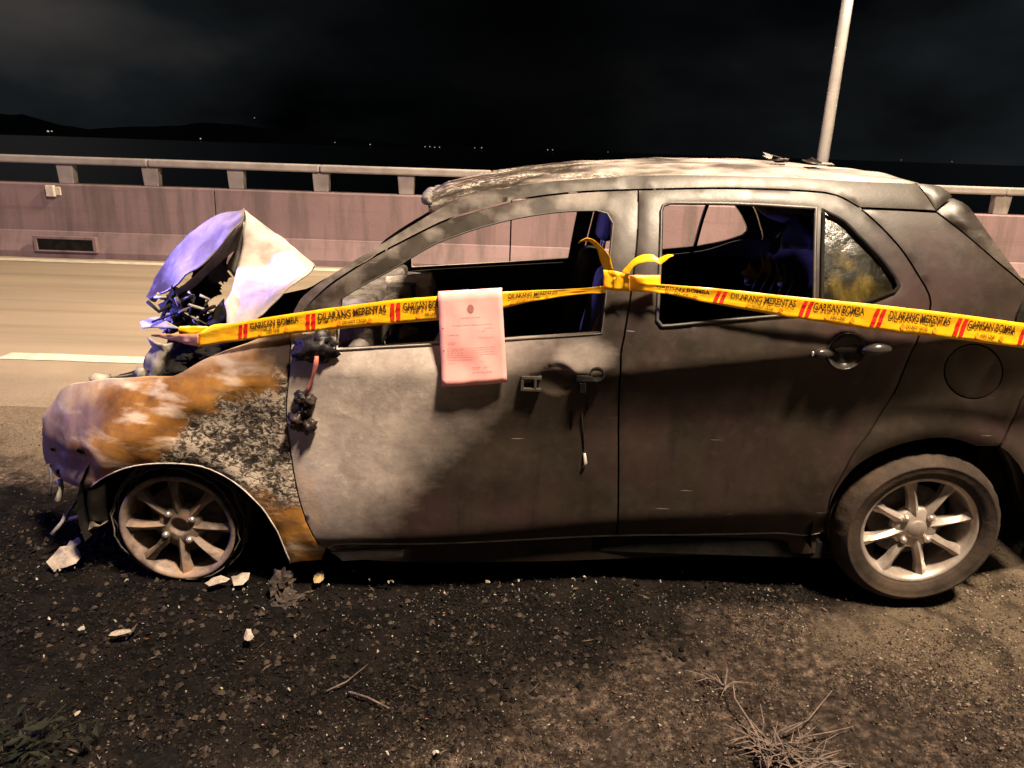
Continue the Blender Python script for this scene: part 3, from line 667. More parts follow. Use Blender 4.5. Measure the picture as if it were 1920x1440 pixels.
# rolled header at the windscreen edge, torn flakes near the rear
m = MB(); hy = [lerp(SEAM[0].y + .02, 2 * YC - SEAM[0].y - .02, i / 20) for i in range(21)]
m.tube([(sx0 - .035 - .05 * (1 - ((y - YC) / .55) ** 2) + .01 * fbm(y * 8, 1), y, interp(scz, sx0) - .03 + .008 * fbm(y * 9, 4)) for y in hy], [(.018 + .006 * fbm(y * 12, 2)) * min(1, .35 + 4 * min(y - hy[0], hy[-1] - y)) for y in hy], 10); m.build('windscreen_header', M_CHAR2, car, True)
for k in range(7):
    m = MB(); q = at(random.uniform(1440, 1560), 300, random.uniform(2.5, 2.85)); z = interp(scz, q.x) - .004
    a = random.uniform(0, 6.3); L = random.uniform(.03, .09); d = Vector((math.cos(a), math.sin(a) * .6, 0)) * L; u = Vector((-d.y, d.x, 0)) * .5; c = Vector((q.x, q.y, z + .003))
    m.add([c - d, c + u, c + d + Vector((0, 0, random.uniform(.006, .028))), c - u + Vector((0, 0, .005))], [(0, 1, 2, 3)]); solid(m.build('roof_flake', M_CHAR2, ro), .003)
# spoiler and winglet
SP = [[(1721, 343), (1768, 348), (1792, 369)], [(1792, 369), (1776, 383), (1759, 396)], [(1759, 396), (1741, 368), (1721, 343)]]
WG = [[(1761, 397), (1778, 384), (1794, 371)], [(1794, 371), (1812, 378), (1829, 392), (1864, 440), (1920, 516), (1985, 597)], [(1985, 597), (1925, 533), (1872, 488), (1812, 437), (1761, 397)]]
for mir in (False, True):
    panel('spoiler', car, outline(SP), (), wear_none, mirror=mir, off=.006, depth=.10, lip=.006)
    panel('spoiler_fin', car, outline(WG), (), lambda *a: (.16, 0, 0), mirror=mir, off=.012, depth=.10, lip=.008)
m = MB(); ed = [side(*q, .03) for q in [(1731, 338), (1768, 351), (1792, 372), (1829, 395), (1864, 443), (1920, 519), (1985, 600), (2050, 690), (2092, 716)]]
m.sheet([[(p.x - .03 + .02 * (1 - (2 * k / 10 - 1) ** 2), lerp(p.y + .03, 2 * YC - p.y - .03, k / 10), p.z - .045) for k in range(11)] for p in ed]); solid(m.build('tailgate', M_CAR, car, True), .03)
m = MB(); ed = [side(*q) for q in [(2095, 722), (2112, 790), (2119, 850), (2112, 910), (2100, 958)]]
m.sheet([[(p.x - .012 + .10 * (1 - (2 * k / 14 - 1) ** 4), lerp(p.y + .01, 2 * YC - p.y - .01, k / 14), p.z) for k in range(15)] for p in ed]); solid(m.build('rear_bumper', M_CAR, car, True), .02)

# ------------------------------------------------------------------ handles and small door parts
M_GLOSSBLACK = simple('soot_black_plastic', (.012, .011, .010), (.04, .036, .033), .25, 20, 0, .1)
g = MB(); g.tube([side(1612, 657, .008), side(1625, 656, -.006), side(1645, 655, -.014), side(1662, 653, -.010), side(1670, 653, .008)], [.013, .017, .018, .015, .011], 12); g.build('handle', M_GLOSSBLACK, near_rear, True)
g = MB(); g.tube([side(1524, 664, .004), side(1536, 663, -.008), side(1558, 662, -.004), side(1566, 662, .012)], [.011, .014, .014, .010], 12); g.build('handle_mount', M_GLOSSBLACK, near_rear, True)
bx, bz = BOWLS[0][:2]; by = side_y(bx, bz) - BOWLS[0][4]; g = MB(); g.lathe_y((bx, by, bz), [(.0004, .0315), (.015, .031), (.030, .026), (.042, .018), (.050, .008), (.0535, .0005), (.055, -.0025), (.0565, .002)], 40); g.build('handle_recess', M_GLOSSBLACK, near_rear, True)
g = MB(); g.blob(side(1524, 664, -.006), (.004, .004, .009), 0); g.build('screw', M_NUT, near_rear, True)
# burnt-out handle of the front door: bare mounts, black pieces painted for the dark of its holes, dangling clip
g = MB(); a = side(996, 718)
for dx, dz, sx_, sz_ in ((0, .019, .062, .010), (0, -.019, .062, .010), (-.027, 0, .010, .046), (.012, 0, .008, .034)): g.box((a.x + dx, a.y - .004, a.z + dz), (sx_, .018, sz_), None, .001)
bevel(g.build('handle_mount', M_SEAL, near_front), .002)
g = MB(); g.box((a.x - .006, a.y + .002, a.z), (.03, .004, .03)); g.build('dark_mount_plate', M_BLACK, near_front)
a = side(1119, 703); g = MB(); g.lathe_y((a.x, a.y - .002, a.z), [(.0005, .004), (.017, .004), (.0175, 0), (.022, -.002), (.025, .002)], 24); g.build('lock_hole_disc', M_BLACK, near_front, True)
a0, a1 = side(1085, 708), side(1108, 704); g = MB(); g.box(((a0.x + a1.x) / 2, a0.y - .004, a0.z), (.05, .014, .016), None, .003); g.box((a0.x + .012, a0.y - .004, a0.z - .03), (.018, .012, .03), None, .004); bevel(g.build('lock_linkage', M_BLACK, near_front), .002)
g = MB(); g.tube([side(1096, 850, -.006), side(1098, 868, -.012), side(1093, 876, -.010)], [.004, .006, .003], 8); g.build('clip', M_PALE, near_front, True)
for q in ((1091, 775, 1094, 845), (1070, 770, 1072, 800), (1102, 745, 1100, 770)):
    g = MB(); g.tube([side(q[0], q[1], -.002), side((q[0] + q[2]) / 2 + 1, (q[1] + q[3]) / 2, -.005), side(q[2], q[3], -.002)], .0022, 6); g.build('wire', M_BLACK, near_front, True)
# melted mirror stub, red wire, melted drip
c = side(592, 652, -.02); g = MB(); g.blob(c, (.062, .035, .042), .45, 2.6, 3, 2.2); g.blob(c + Vector((-.02, -.005, -.014)), (.05, .03, .026), .4, 3, 3, 5.0); g.blob(c + Vector((.018, 0, .03)), (.026, .025, .03), .4, 3, 2, 8.0)
mi = g.build('melted_mirror', simple('melted_plastic', (.004, .0035, .005), (.018, .014, .017), .45, 30, 0, .5, .3), near_front, True)
g = MB(); g.blob(side(608, 629, -.035), (.014, .012, .010), .3, 3, 2, 1.0); g.build('mirror_bolt', M_FRAG, mi, True)
g = MB(); L = [side(594, 668, -.045), side(592, 684, -.035), side(586, 706, -.016), side(579, 724, -.014), side(573, 744, -.016)]; g.tube(L, [.006, .008, .0045, .005, .006], 8); g.build('wire', flat('red_wire', (.42, .13, .10)), mi, True)
g = MB()
for px, py, r, sd_ in ((563, 746, .020, 1), (578, 752, .022, 2), (556, 788, .026, 3), (578, 797, .024, 4), (569, 770, .017, 5)): g.blob(side(px, py, -.012), (r, r * .8, r * 1.05), .6, 3.0, 3, sd_ * 3.1)
g.build('melted_drip', simple('melted_drip_plastic', (.003, .0035, .006), (.045, .03, .025), .45, 26, 0, .5, .3), near_front, True)
# sail plate between pillar and mirror
for x0, x1 in ((546, 568), (618, 631)):
    g = MB(); g.sheet([[side(px, py, -.002) for px in (x0, (x0 + x1) / 2, x1)] for py in (640, 620, 600)]); solid(g.build('sail_plate', M_PALE, near_front, True), .006, 1)

# ------------------------------------------------------------------ wheels
def spoke(m, c, a, r0, r1, y0, y1, w0, w1):
    ca, sa = math.cos(a), math.sin(a); N = 7; rows = []
    for i in range(N):
        t = i / (N - 1); r = lerp(r0, r1, t); yy = lerp(y0, y1, t) - .006 * math.sin(t * math.pi); wd = lerp(w0, w1, t) * (.80 + .9 * (t - .5) ** 2) + .016 * sstep(.65, 1, t)
        row = []
        for u, dy in ((-.5, .034), (-.5, .011), (-.08, 0.0), (.5, .013), (.5, .034)):
            row.append((c[0] + r * ca - u * wd * sa, c[1] + yy + dy, c[2] + r * sa + u * wd * ca))
        rows.append(row)
    m.sheet(rows)
def wheel(cx, cy, cz, rimmat, tyre, R=.192, phase=.2):
    w_ = MB()
    w_.lathe_y((cx, cy, cz), [(R + .004, .012), (R + .005, .003), (R, 0), (R - .006, .001), (R - .013, .010), (R - .018, .022), (R - .020, .060), (R - .026, .11), (R - .02, .15), (R + .002, .165)], 72)
    rim = w_.build('rim', rimmat, car, True)
    for k in range(8):
        q = MB(); spoke(q, (cx, cy, cz), phase + k * math.pi / 4, .040, R - .012, .020, .010, .040, .026); o = q.build('spoke', rimmat, rim)
    q = MB(); q.lathe_y((cx, cy, cz), [(.078, .05), (.074, .030), (.066, .022), (.036, .019), (.030, .014) if tyre else (.030, .020), (.026, .011) if tyre else (.024, .045), (.0005, .010) if tyre else (.0005, .05)], 40); q.build('hub', rimmat, rim, True)
    for k in range(4):
        a = phase + .55 + k * math.pi / 2; q = MB(); x, z = cx + .056 * math.cos(a), cz + .056 * math.sin(a)
        q.lathe_y((x, cy, z), [(.0115, .03), (.0115, .020), (.0105, .012), (.006, .007), (.0005, .006)], 6 * 2); q.build('lug_nut', M_NUT, rim, True)
    q = MB(); q.lathe_y((cx, cy + .085, cz), [(.0005, 0), (.125, 0), (.13, .004), (.13, .02), (.02, .03)], 48); o = q.build('brake_disc', M_CHAR2, car, True)
    q = MB(); q.lathe_y((cx, cy + .15, cz), [(.0005, 0), (.185, 0)], 40); q.build('wheel_back', M_BLACK, rim)
    if tyre:
        q = MB(); T = .272; q.lathe_y((cx, cy, cz), [(.186, .02), (.190, .006), (.194, -.003), (.200, -.009), (.2025, -.0095), (.204, -.0115), (.222, -.016), (.236, -.0165), (.2375, -.0175), (.241, -.0175), (.2425, -.016), (.252, -.009), (.262, .004), (.269, .018), (.2712, .034), (T, .05), (T - .006, .052), (T - .006, .058), (T, .06), (T + .001, .09), (T - .006, .092), (T - .006, .098), (T, .10), (T - .002, .13), (.26, .155), (.24, .172), (.19, .165)], 96)
        for i_, v in enumerate(q.v):      # shoulder tread blocks
            rr = math.hypot(v.x - cx, v.z - cz); seg_i = i_ // 27
            if rr > .2605 and v.y < cy + .03 and seg_i % 3 == 0: k_ = (rr - .0035) / rr; v.x = cx + (v.x - cx) * k_; v.z = cz + (v.z - cz) * k_
        for v in q.v:
            if v.z < .004: v.y -= (.004 - v.z) * .35; v.z = .004 - (.004 - v.z) * .08
        t_ = q.build('tyre', M_RUBBER, car, True)
    return rim
wheel(WR[0], 2.112, .276, M_RIM, True, .190, .30)
fr = wheel(-1.097, 2.110, .193, M_RIMB, False, .187, .02)
for k in range(7):   # steel cords left of the burnt tyre
    R = random.uniform(.2, .222); c = Vector((-1.097 + random.uniform(-.008, .012), 2.12 + k * .02, .205)); q = MB()
    q.tube([(c.x + (R + .012 * fbm(math.cos(a) * 3, math.sin(a) * 3, k)) * math.cos(a), c.y + .02 * fbm(math.cos(a) * 2, math.sin(a) * 2, k + 9), max(.004, c.z + (R + .01 * fbm(math.cos(a) * 3, math.sin(a) * 3, k)) * math.sin(a))) for a in [i * 2 * math.pi / 60 for i in range(61)]], .0022, 5, False); q.build('tyre_cord', M_CHAR2, car)
# far wheels, simple
for cx, cz, R in ((WR[0], .287, .283), (-1.097, .2, .195)):
    q = MB(); q.lathe_y((cx, 2 * YC - 2.30, cz), [(.02, 0), (R * .7, 0), (R * .95, .0), (R, .03), (R, .14), (R * .95, .17), (R * .7, .16), (R * .65, .13), (.02, .14)], 48); q.build('wheel', M_BLACK, car, True)

# ------------------------------------------------------------------ bonnet, buckled upwards
def patch(rows, nu=22, nv=22, amp=.006, fr_=7, seed=0):
    """smooth sheet through rows of control points (px, py, depth)"""
    R = [catmull([at(*p) for p in r], 9) for r in rows]
    def res(l, n):
        out = []; tot = [0]
        for a, b in zip(l, l[1:]): tot.append(tot[-1] + (b - a).length)
        for i in range(n + 1):
            s_ = tot[-1] * i / n; k = 0
            while k < len(l) - 2 and tot[k + 1] < s_: k += 1
            d = tot[k + 1] - tot[k]; out.append(l[k].lerp(l[k + 1], (s_ - tot[k]) / d if d else 0))
        return out
    R = [res(catmull([at(*p) for p in r], .02), nu) for r in rows]
    cols_ = [res(catmull([r[i] for r in R], .02), nv) for i in range(nu + 1)]
    return [[p + Vector((amp * fbm(p.x * fr_, p.z * fr_, p.y * fr_ + seed, 3), 1.4 * amp * fbm(p.x * fr_ + 9, p.z * fr_, seed, 3), amp * fbm(p.z * fr_, p.x * fr_, seed + 4, 3))) for p in c] for c in cols_]
m = MB(); m.sheet(patch([[(458, 391, 2.70), (500, 421, 2.66), (532, 446, 2.62), (560, 472, 2.56), (592, 494, 2.50)], [(463, 412, 2.64), (500, 455, 2.58), (530, 480, 2.53), (555, 500, 2.48), (583, 506, 2.44)], [(452, 470, 2.55), (485, 510, 2.49), (515, 525, 2.45), (540, 525, 2.42), (562, 522, 2.39)], [(437, 535, 2.45), (460, 560, 2.40), (485, 562, 2.37), (508, 555, 2.35), (530, 546, 2.32)], [(420, 565, 2.38), (429, 612, 2.30), (448, 622, 2.28), (470, 606, 2.28), (490, 590, 2.27)]], amp=.014, fr_=6, seed=2))
def wear_hood(v): return (.93, .05, 0)
hood = m.build('hood', M_CAR, car, True, [(.72 + .3 * fbm(v.x * 4, v.z * 4, 1), .12 * max(0, fbm(v.x * 6, v.z * 6, 9)), 0) for v in m.v]); solid(hood, .006); hood['label'] = 'pale burnt bonnet folded upwards into a peak'
m = MB(); m.sheet(patch([[(459, 391, 2.70), (430, 399, 2.72), (400, 411, 2.74), (355, 441, 2.74), (325, 475, 2.72), (298, 515, 2.70), (276, 558, 2.66)], [(459, 402, 2.65), (433, 417, 2.63), (405, 436, 2.61), (366, 470, 2.59), (338, 502, 2.58), (309, 535, 2.58), (279, 561, 2.60)], [(459, 410, 2.60), (436, 437, 2.52), (410, 462, 2.50), (384, 488, 2.48), (356, 515, 2.48), (326, 541, 2.51), (283, 561, 2.56)]], amp=.010, fr_=8, seed=5))
solid(m.build('hood_front', M_CAR, hood, True, [(.36 + .3 * fbm(v.x * 4, v.z * 4, 3), 0, 0) for v in m.v]), .006)  # front colour darkened against the overhead light, so blue reads stronger
# far half of the bonnet and its inner frame
NE = [(592, 496, 2.50), (530, 446, 2.62), (459, 392, 2.70), (400, 412, 2.74), (355, 442, 2.74), (325, 476, 2.72), (298, 516, 2.70), (277, 558, 2.66)]
FE = [(570, 505, 3.35), (515, 452, 3.35), (457, 403, 3.35), (405, 421, 3.35), (364, 449, 3.35), (336, 481, 3.35), (310, 517, 3.35), (296, 552, 3.35)]
m = MB(); m.sheet([[at(*p).lerp(at(*q), k / 8) - Vector((0, 0, .02 * math.sin(k / 8 * math.pi) + .004)) for k in range(9)] for p, q in zip(NE, FE)])
solid(m.build('hood_far_half', M_CAR, hood, True, [(.8, .2, 0)] * len(m.v)), .006)
m = MB(); m.sheet(patch([[(452, 412, 2.62), (418, 455, 2.55), (384, 497, 2.53), (345, 535, 2.55), (300, 560, 2.58)], [(458, 450, 2.68), (425, 478, 2.62), (394, 508, 2.60), (362, 540, 2.61), (318, 562, 2.62)]], 20, 8, .004)); solid(m.build('hood_inner_frame', M_GREYMETAL, hood, True), .004)
m = MB(); m.sheet(patch([[(455, 416, 2.63), (452, 440, 2.64), (440, 470, 2.66), (425, 500, 2.70)], [(465, 425, 2.62), (462, 455, 2.62), (452, 490, 2.60), (440, 520, 2.62)]], 12, 5, .004)); solid(m.build('hood_inner_frame', M_GREYMETAL, hood, True), .004)
# perforated strap and charred lumps under the bonnet
g = MB(); n = 12
for i in range(n):
    px, py = lerp(392, 368, i / n), lerp(488, 540, i / n); g.box(at(px + 10, py, 2.66), (.016, .012, .010 if i % 2 else .016), Matrix.Rotation(.5, 3, 'Y'), .002)
g.build('perforated_strap', M_BLACK, hood)
ENG = [(405, 505, 2.7, .05), (385, 530, 2.7, .055), (370, 548, 2.68, .05), (345, 560, 2.62, .05), (325, 575, 2.6, .04), (350, 585, 2.6, .055), (330, 600, 2.58, .045), (365, 575, 2.66, .05), (355, 608, 2.6, .04), (318, 612, 2.56, .03)]
for k, (px, py, Y, r) in enumerate(ENG):
    g = MB(); g.blob(at(px, py, Y), (r * .8, r, r * .85), .7, 3.2, 3, k * 2.3)
    g.build('charred_lump', M_BLACK if k % 3 else M_CHAR2, car, True)
for k in range(14):
    px, py = random.uniform(310, 380), random.uniform(545, 615); g = MB(); p0 = at(px, py, 2.5); 
    g.tube([p0, p0 + Vector((random.uniform(-.05, .05), random.uniform(-.03, .03), random.uniform(-.06, .04))), p0 + Vector((random.uniform(-.08, .08), random.uniform(-.03, .05), random.uniform(-.12, .02)))], random.uniform(.003, .008), 6); g.build('charred_hose', random.choice((M_BLACK, M_CHAR2, M_GREYMETAL)), car, True)
g = MB(); g.sheet(patch([[(262, 604, 2.5), (280, 597, 2.5), (295, 594, 2.5)], [(266, 616, 2.48), (285, 614, 2.48), (338, 616, 2.48)]], 8, 4, .004)); solid(g.build('crash_bracket', M_GREYMETAL, car, True), .006)
for k, q in enumerate((((405, 545), (425, 560)), ((400, 575), (420, 590)))):
    g = MB(); g.sheet(patch([[(418, 560, 2.52), (404, 580, 2.52), (390, 606, 2.52)], [(426, 600, 2.5), (415, 606, 2.5), (396, 612, 2.5)]], 8, 4, .006, 9, k * 4)); solid(g.build('hinge_plate', M_BLACK if k == 0 else M_CHAR2, car, True), .005); break
# radiator support post with bent sheet
g = MB(); g.sheet(patch([[(283, 632, 2.42), (292, 652, 2.42), (277, 672, 2.42), (272, 705, 2.42)], [(303, 645, 2.36), (312, 655, 2.36), (296, 680, 2.36), (288, 712, 2.36)], [(322, 642, 2.40), (320, 660, 2.42), (309, 690, 2.42), (297, 712, 2.42)]], 16, 10, .008, 9, 3)); solid(g.build('radiator_support', M_GREYMETAL, car, True), .008)
for k in range(7):
    px = lerp(305, 420, k / 6) + random.uniform(-8, 8); py = lerp(706, 655, k / 6) + random.uniform(-6, 4); g = MB(); g.blob(at(px, py, 2.40 + .1 * random.random()), (.05, .05, .024), .6, 3, 3, k * 5.1); g.build('charred_lump', M_BLACK, car, True)
g = MB(); g.tube([at(180, 712, 2.36), at(225, 706, 2.4), at(262, 699, 2.42), at(275, 695, 2.45)], [.004, .004, .004, .006], 6); g.build('bent_rod', M_CHAR2, car, True)
g = MB(); g.blob(at(186, 709, 2.32), (.035, .03, .014), .4, 3, 2, 3); g.build('scorched_clip', M_FRAG, car, True); g = MB(); g.blob(at(264, 700, 2.40), (.02, .02, .024), .4, 3, 2, 6); g.build('scorched_clip', M_GREYMETAL, car, True)
# engine bay floor: black mass
g = MB(); g.blob((-1.15, YC, .42), (.42, .52, .22), .35, 3, 4, 4.4); g.build('engine_remains', M_BLACK, car, True)
# under the nose: bracket, struts, hanging scraps
g = MB(); a, b = at(150, 915, 2.22), at(198, 990, 2.20); g.sheet(patch([[(150, 918, 2.20), (155, 950, 2.20), (161, 985, 2.19)], [(176, 915, 2.16), (178, 950, 2.16), (180, 975, 2.16)], [(197, 905, 2.18), (199, 945, 2.18), (200, 980, 2.18)]], 12, 8, .005, 8)); solid(g.build('tow_bracket', M_GREYMETAL, car, True), .006)
g = MB(); g.sheet(patch([[(148, 1000, 2.17), (160, 978, 2.17), (168, 972, 2.17)], [(162, 995, 2.14), (180, 985, 2.14), (190, 983, 2.14)], [(150, 1002, 2.16), (185, 988, 2.15), (201, 978, 2.15)]], 10, 6, .008, 14)); solid(g.build('torn_flange', M_FRAG, car, True), .005)
for q in (((92, 870), (92, 930), .007), ((152, 925), (125, 965), .006), ((124, 965), (98, 1002), .009), ((125, 975), (160, 968), .008), ((112, 900), (108, 940), .012)):
    g = MB(); p0, p1 = at(*q[0], 2.28), at(*q[1], 2.24); g.tube([p0, p0.lerp(p1, .5) + Vector((.01, 0, .008)), p1], [q[2], q[2] * .7, q[2]], 7); g.build('hanging_scrap', M_CHAR2 if q[2] < .008 else M_GREYMETAL, car, True)
g = MB(); g.blob((-1.42, 2.62, .14), (.16, .35, .12), .5, 3, 3, 7.7); g.blob((-1.05, 2.6, .16), (.5, .3, .10), .5, 3, 3, 2.7); g.build('charred_underbody', M_BLACK, car, True)
for k in range(5):
    g = MB(); t_ = k / 4; x = lerp(-1.45, -1.28, t_); g.tube([(x, 2.24 + .06 * t_, .30 - .05 * t_), (x + .03, 2.28, .2), (x - .02, 2.26, .03)], [.012, .008, .005], 6); g.build('hanging_scrap', M_BLACK, car, True)

# ------------------------------------------------------------------ cabin
def seat(xc, y, hz=1.17):
    g = MB(); g.box((xc - .22, y, .42), (.46, .44, .14), None, .015); sc_ = bevel(g.build('seat', M_BLACK, car), .04, 3)
    g = MB(); g.box((xc + .06, y, .74), (.12, .42, .56), Matrix.Rotation(rad(14), 3, 'Y'), .012); bevel(g.build('backrest', M_BLACK, sc_), .035, 3)
    g = MB(); g.box((xc + .155, y, hz - .06), (.075, .22, .14), Matrix.Rotation(rad(10), 3, 'Y'), .01); bevel(g.build('headrest', M_BLACK, sc_), .03, 3)
    for s in (-.05, .05):
        g = MB(); g.tube([(xc + .13, y + s, .95), (xc + .15, y + s, hz - .1)], .006, 6); g.build('headrest_rod', M_CHAR2, sc_)
seat(.24, 2.52); seat(.24, 3.24, 1.19)
g = MB(); g.box((.98, YC, .45), (.5, 1.2, .16), None, .02); rs = bevel(g.build('rear_seat', M_BLACK, car), .04, 2)
g = MB(); g.box((1.22, YC, .78), (.14, 1.2, .6), Matrix.Rotation(rad(16), 3, 'Y'), .02); bevel(g.build('backrest', M_BLACK, rs), .04, 2)
g = MB(); g.tube([(-.50, 2.2, .80), (-.48, YC, .84), (-.50, 3.55, .80)], .03, 10); g.build('dashboard_beam', M_CHAR2, car, True)
g = MB(); g.box((-.56, YC, .80), (.20, 1.24, .12), None, .02); g.box((-.60, YC, .86), (.16, 1.1, .06), None, .015); db = bevel(g.build('dashboard', M_CHAR2, car), .02, 2)
for px, py, Y, sx_, sz_, mt in ((770, 533, 3.0, .20, .08, M_GREYMETAL), (752, 556, 2.9, .10, .10, M_CHAR2), (790, 552, 2.95, .08, .08, M_GREYMETAL), (670, 590, 2.6, .10, .09, M_CHAR2), (720, 600, 2.7, .07, .12, M_CHAR2), (690, 632, 2.5, .10, .05, M_BLACK), (765, 640, 2.6, .05, .10, M_CHAR2)):
    g = MB(); g.box(at(px, py, Y), (sx_, .08, sz_), Matrix.Rotation(random.uniform(-.2, .2), 3, 'Y'), .012); bevel(g.build('dashboard_bracket', mt, db), .006)
g = MB(); c = Vector((-.26, 2.52, .80)); n = Vector((-.86, 0, .5)); u = Vector((0, 1, 0)); v_ = n.cross(u); g.tube([c + (u * math.cos(a) + v_ * math.sin(a)) * .17 for a in [i * 2 * math.pi / 36 for i in range(37)]], .010, 8, False); sw = g.build('steering_wheel', M_BLACK, car, True)
g = MB(); g.tube([c, c + Vector((-.3, 0, -.12))], .02, 8); g.box(c, (.05, .08, .05)); g.build('steering_column', M_BLACK, sw)
for s in (-1, 1):
    g = MB(); g.tube([c, c + u * .165 * s], .008, 6); g.build('steering_spoke', M_BLACK, sw)
g = MB(); g.tube([(.30, 2.26, .98), (.24, 2.3, .8), (.26, 2.35, .55), (.22, 2.36, .4)], [.012, .015, .014, .01], 6); g.build('seat_belt', M_CHAR2, car, True)
# sagging burnt headliner and melted rear trim, blue plastic sheet behind the seat
g = MB(); g.sheet([[(x, lerp(2.45, 3.3, j / 8), lerp(1.31, 1.18 + .03 * fbm(x * 5, j), sstep(.85, 1.2, x)) - .02 * fbm(x * 6, j * .9, 3)) for x in [.55 + i * .06 for i in range(14)]] for j in range(9)]); solid(g.build('sagging_headliner', M_BLACK, car, True), .01)
g = MB(); g.sheet(patch([[(1492, 402, 2.40), (1520, 402, 2.40)], [(1470, 440, 2.36), (1524, 440, 2.36)], [(1462, 468, 2.34), (1526, 466, 2.34)]], 10, 10, .015, 12)); solid(g.build('blue_sheet', simple('blue_plastic_sheet', (.003, .010, .16), (.012, .03, .42), .4, 14), car, True), .003)
g = MB(); g.sheet(patch([[(1530, 396, 2.46), (1610, 450, 2.46), (1670, 540, 2.42)], [(1535, 500, 2.48), (1590, 520, 2.48), (1650, 556, 2.44)], [(1535, 590, 2.50), (1590, 600, 2.50), (1650, 600, 2.46)]], 12, 12, .02, 10)); solid(g.build('scorched_trim', simple('scorched_trim_plastic', (.015, .012, .006), (.13, .085, .02), .6, 12), car, True), .006)
for px, py, s in ((1410, 512, .03), (1440, 500, .02), (1466, 525, .018)):
    g = MB(); g.blob(at(px, py, 2.6), (s, s * .6, s * 1.3), .6, 3, 2, px * .1); g.build('melted_scrap', M_CHAR2, car, True)
for k in range(5):
    g = MB(); p0 = at(1425 + 14 * k, 470 + 8 * k, 2.55); g.tube([p0, p0 + Vector((.02, 0, -.05)), p0 + Vector((-.01, 0, -.14))], .004, 6); g.build('hanging_wire', M_CHAR2, car, True)

# ------------------------------------------------------------------ barrier tape
SEGL = [(372, 624, 650, 2.13), (444, 605, 640, 2.10), (574, 584, 623, 2.08), (731, 563, 608, 2.065), (822, 555, 600, 2.06), (880, 551, 592, 2.06), (942, 547, 578, 2.065), (1010, 544, 563, 2.075), (1080, 541, 553, 2.09), (1136, 536, 549, 2.10)]
SEGR = [(1178, 530, 546, 2.10), (1238, 533, 549, 2.09), (1334, 540, 569, 2.07), (1488, 556, 596, 2.045), (1642, 571, 619, 2.03), (1797, 589, 637, 2.02), (1920, 606, 653, 2.025), (2000, 616, 664, 2.05)]
for X_, Y_, Z_ in ((1.79, 2.13, .985), (1.92, 2.32, .985), (1.95, 2.7, .985), (1.95, 3.2, .985)):
    t_, b_ = proj((X_, Y_, Z_ + .037)), proj((X_, Y_, Z_ - .037)); SEGR.append(((t_[0] + b_[0]) / 2, t_[1], b_[1], Y_))
def ribbon(seg, nv=6, step=.010, crump=.003):
    T = catmull([at(a, b, Y) for a, b, c_, Y in seg], step); B = []
    # resample bottom with equal count
    def res(l, n):
        tot = [0]
        for a, b in zip(l, l[1:]): tot.append(tot[-1] + (b - a).length)
        out = []; k = 0
        for i in range(n + 1):
            s_ = tot[-1] * i / n
            while k < len(l) - 2 and tot[k + 1] < s_: k += 1
            d = tot[k + 1] - tot[k]; out.append(l[k].lerp(l[k + 1], (s_ - tot[k]) / d if d else 0))
        return out
    Bt = catmull([at(a, c_, Y) for a, b, c_, Y in seg], step); n = len(T) - 1
    T, Bt = res(T, n), res(Bt, n)
    grid = [[t.lerp(b, k / nv) + Vector((0, crump * fbm(t.x * 13 + k * .5, k * .55, 2, 3) + .002 * math.sin(k / nv * math.pi), 0)) for k in range(nv + 1)] for t, b in zip(T, Bt)]
    return grid
tape = thing('barrier_tape', 'yellow fire-line tape with red bars stretched along the burnt car and knotted at its pillar', 'tape', (.3, 2.1, .95))
GL, GR = ribbon(SEGL), ribbon(SEGR)
for gr_ in (GL, GR):
    m = MB(); m.sheet(gr_); solid(m.build('ribbon', M_TAPE, tape, True), .0006, 1)
def on_tape(gr_, u, v):
    """u in metres along the ribbon, v from 0 (bottom) to 1 (top)"""
    tot = 0; nv = len(gr_[0]) - 1
    for a, b in zip(gr_, gr_[1:]):
        d = (b[nv // 2] - a[nv // 2]).length
        if tot + d >= u or b is gr_[-1]:
            t = (u - tot) / d; s_ = (1 - v) * nv; k = min(max(int(s_), 0), nv - 1); fz = s_ - k
            p = a[k].lerp(b[k], t); q = a[k + 1].lerp(b[k + 1], t); return p.lerp(q, fz) + Vector((0, -.0030, 0))
        tot += d
def text_mesh(txt):
    cu = bpy.data.curves.new('t', 'FONT'); cu.body = txt; cu.size = 1; cu.offset = .018; cu.resolution_u = 3; o = bpy.data.objects.new('t', cu); col.objects.link(o)
    dg = bpy.context.evaluated_depsgraph_get(); me = o.evaluated_get(dg).to_mesh(); vs_ = [v.co.copy() for v in me.vertices]; fs = [tuple(p.vertices) for p in me.polygons]
    o.evaluated_get(dg).to_mesh_clear(); bpy.data.objects.remove(o); return vs_, fs
TXT = {k: text_mesh(k) for k in ('GARISAN BOMBA', 'DILARANG MERENTAS', 'FIRE LINE', 'DO NOT CROSS')}
def put_text(gr_, key, u0, L, v0, v1):
    vs_, fs = TXT[key]; x0, x1 = min(v.x for v in vs_), max(v.x for v in vs_); z0, z1 = min(v.y for v in vs_), max(v.y for v in vs_)
    link('lettering', [on_tape(gr_, u0 + (v.x - x0) / (x1 - x0) * L, v0 + (v.y - z0) / (z1 - z0) * (v1 - v0)) for v in vs_], fs, M_INK, tape)
def quad_mark(name, gr_, pts, mat):
    m = MB(); n = len(pts)
    if n == 4:
        (a, va), (b, _v), (c, vc), (d, _w) = pts
        m.sheet([[on_tape(gr_, lerp(lerp(a, d, j / 8), lerp(b, c, j / 8), i / 3), lerp(va, vc, j / 8)) for i in range(4)] for j in range(9)])
    else: m.add([on_tape(gr_, u, v) for u, v in pts] + [on_tape(gr_, sum(p[0] for p in pts) / n, sum(p[1] for p in pts) / n)], [(i, (i + 1) % n, n) for i in range(n)])
    m.build(name, mat, tape)
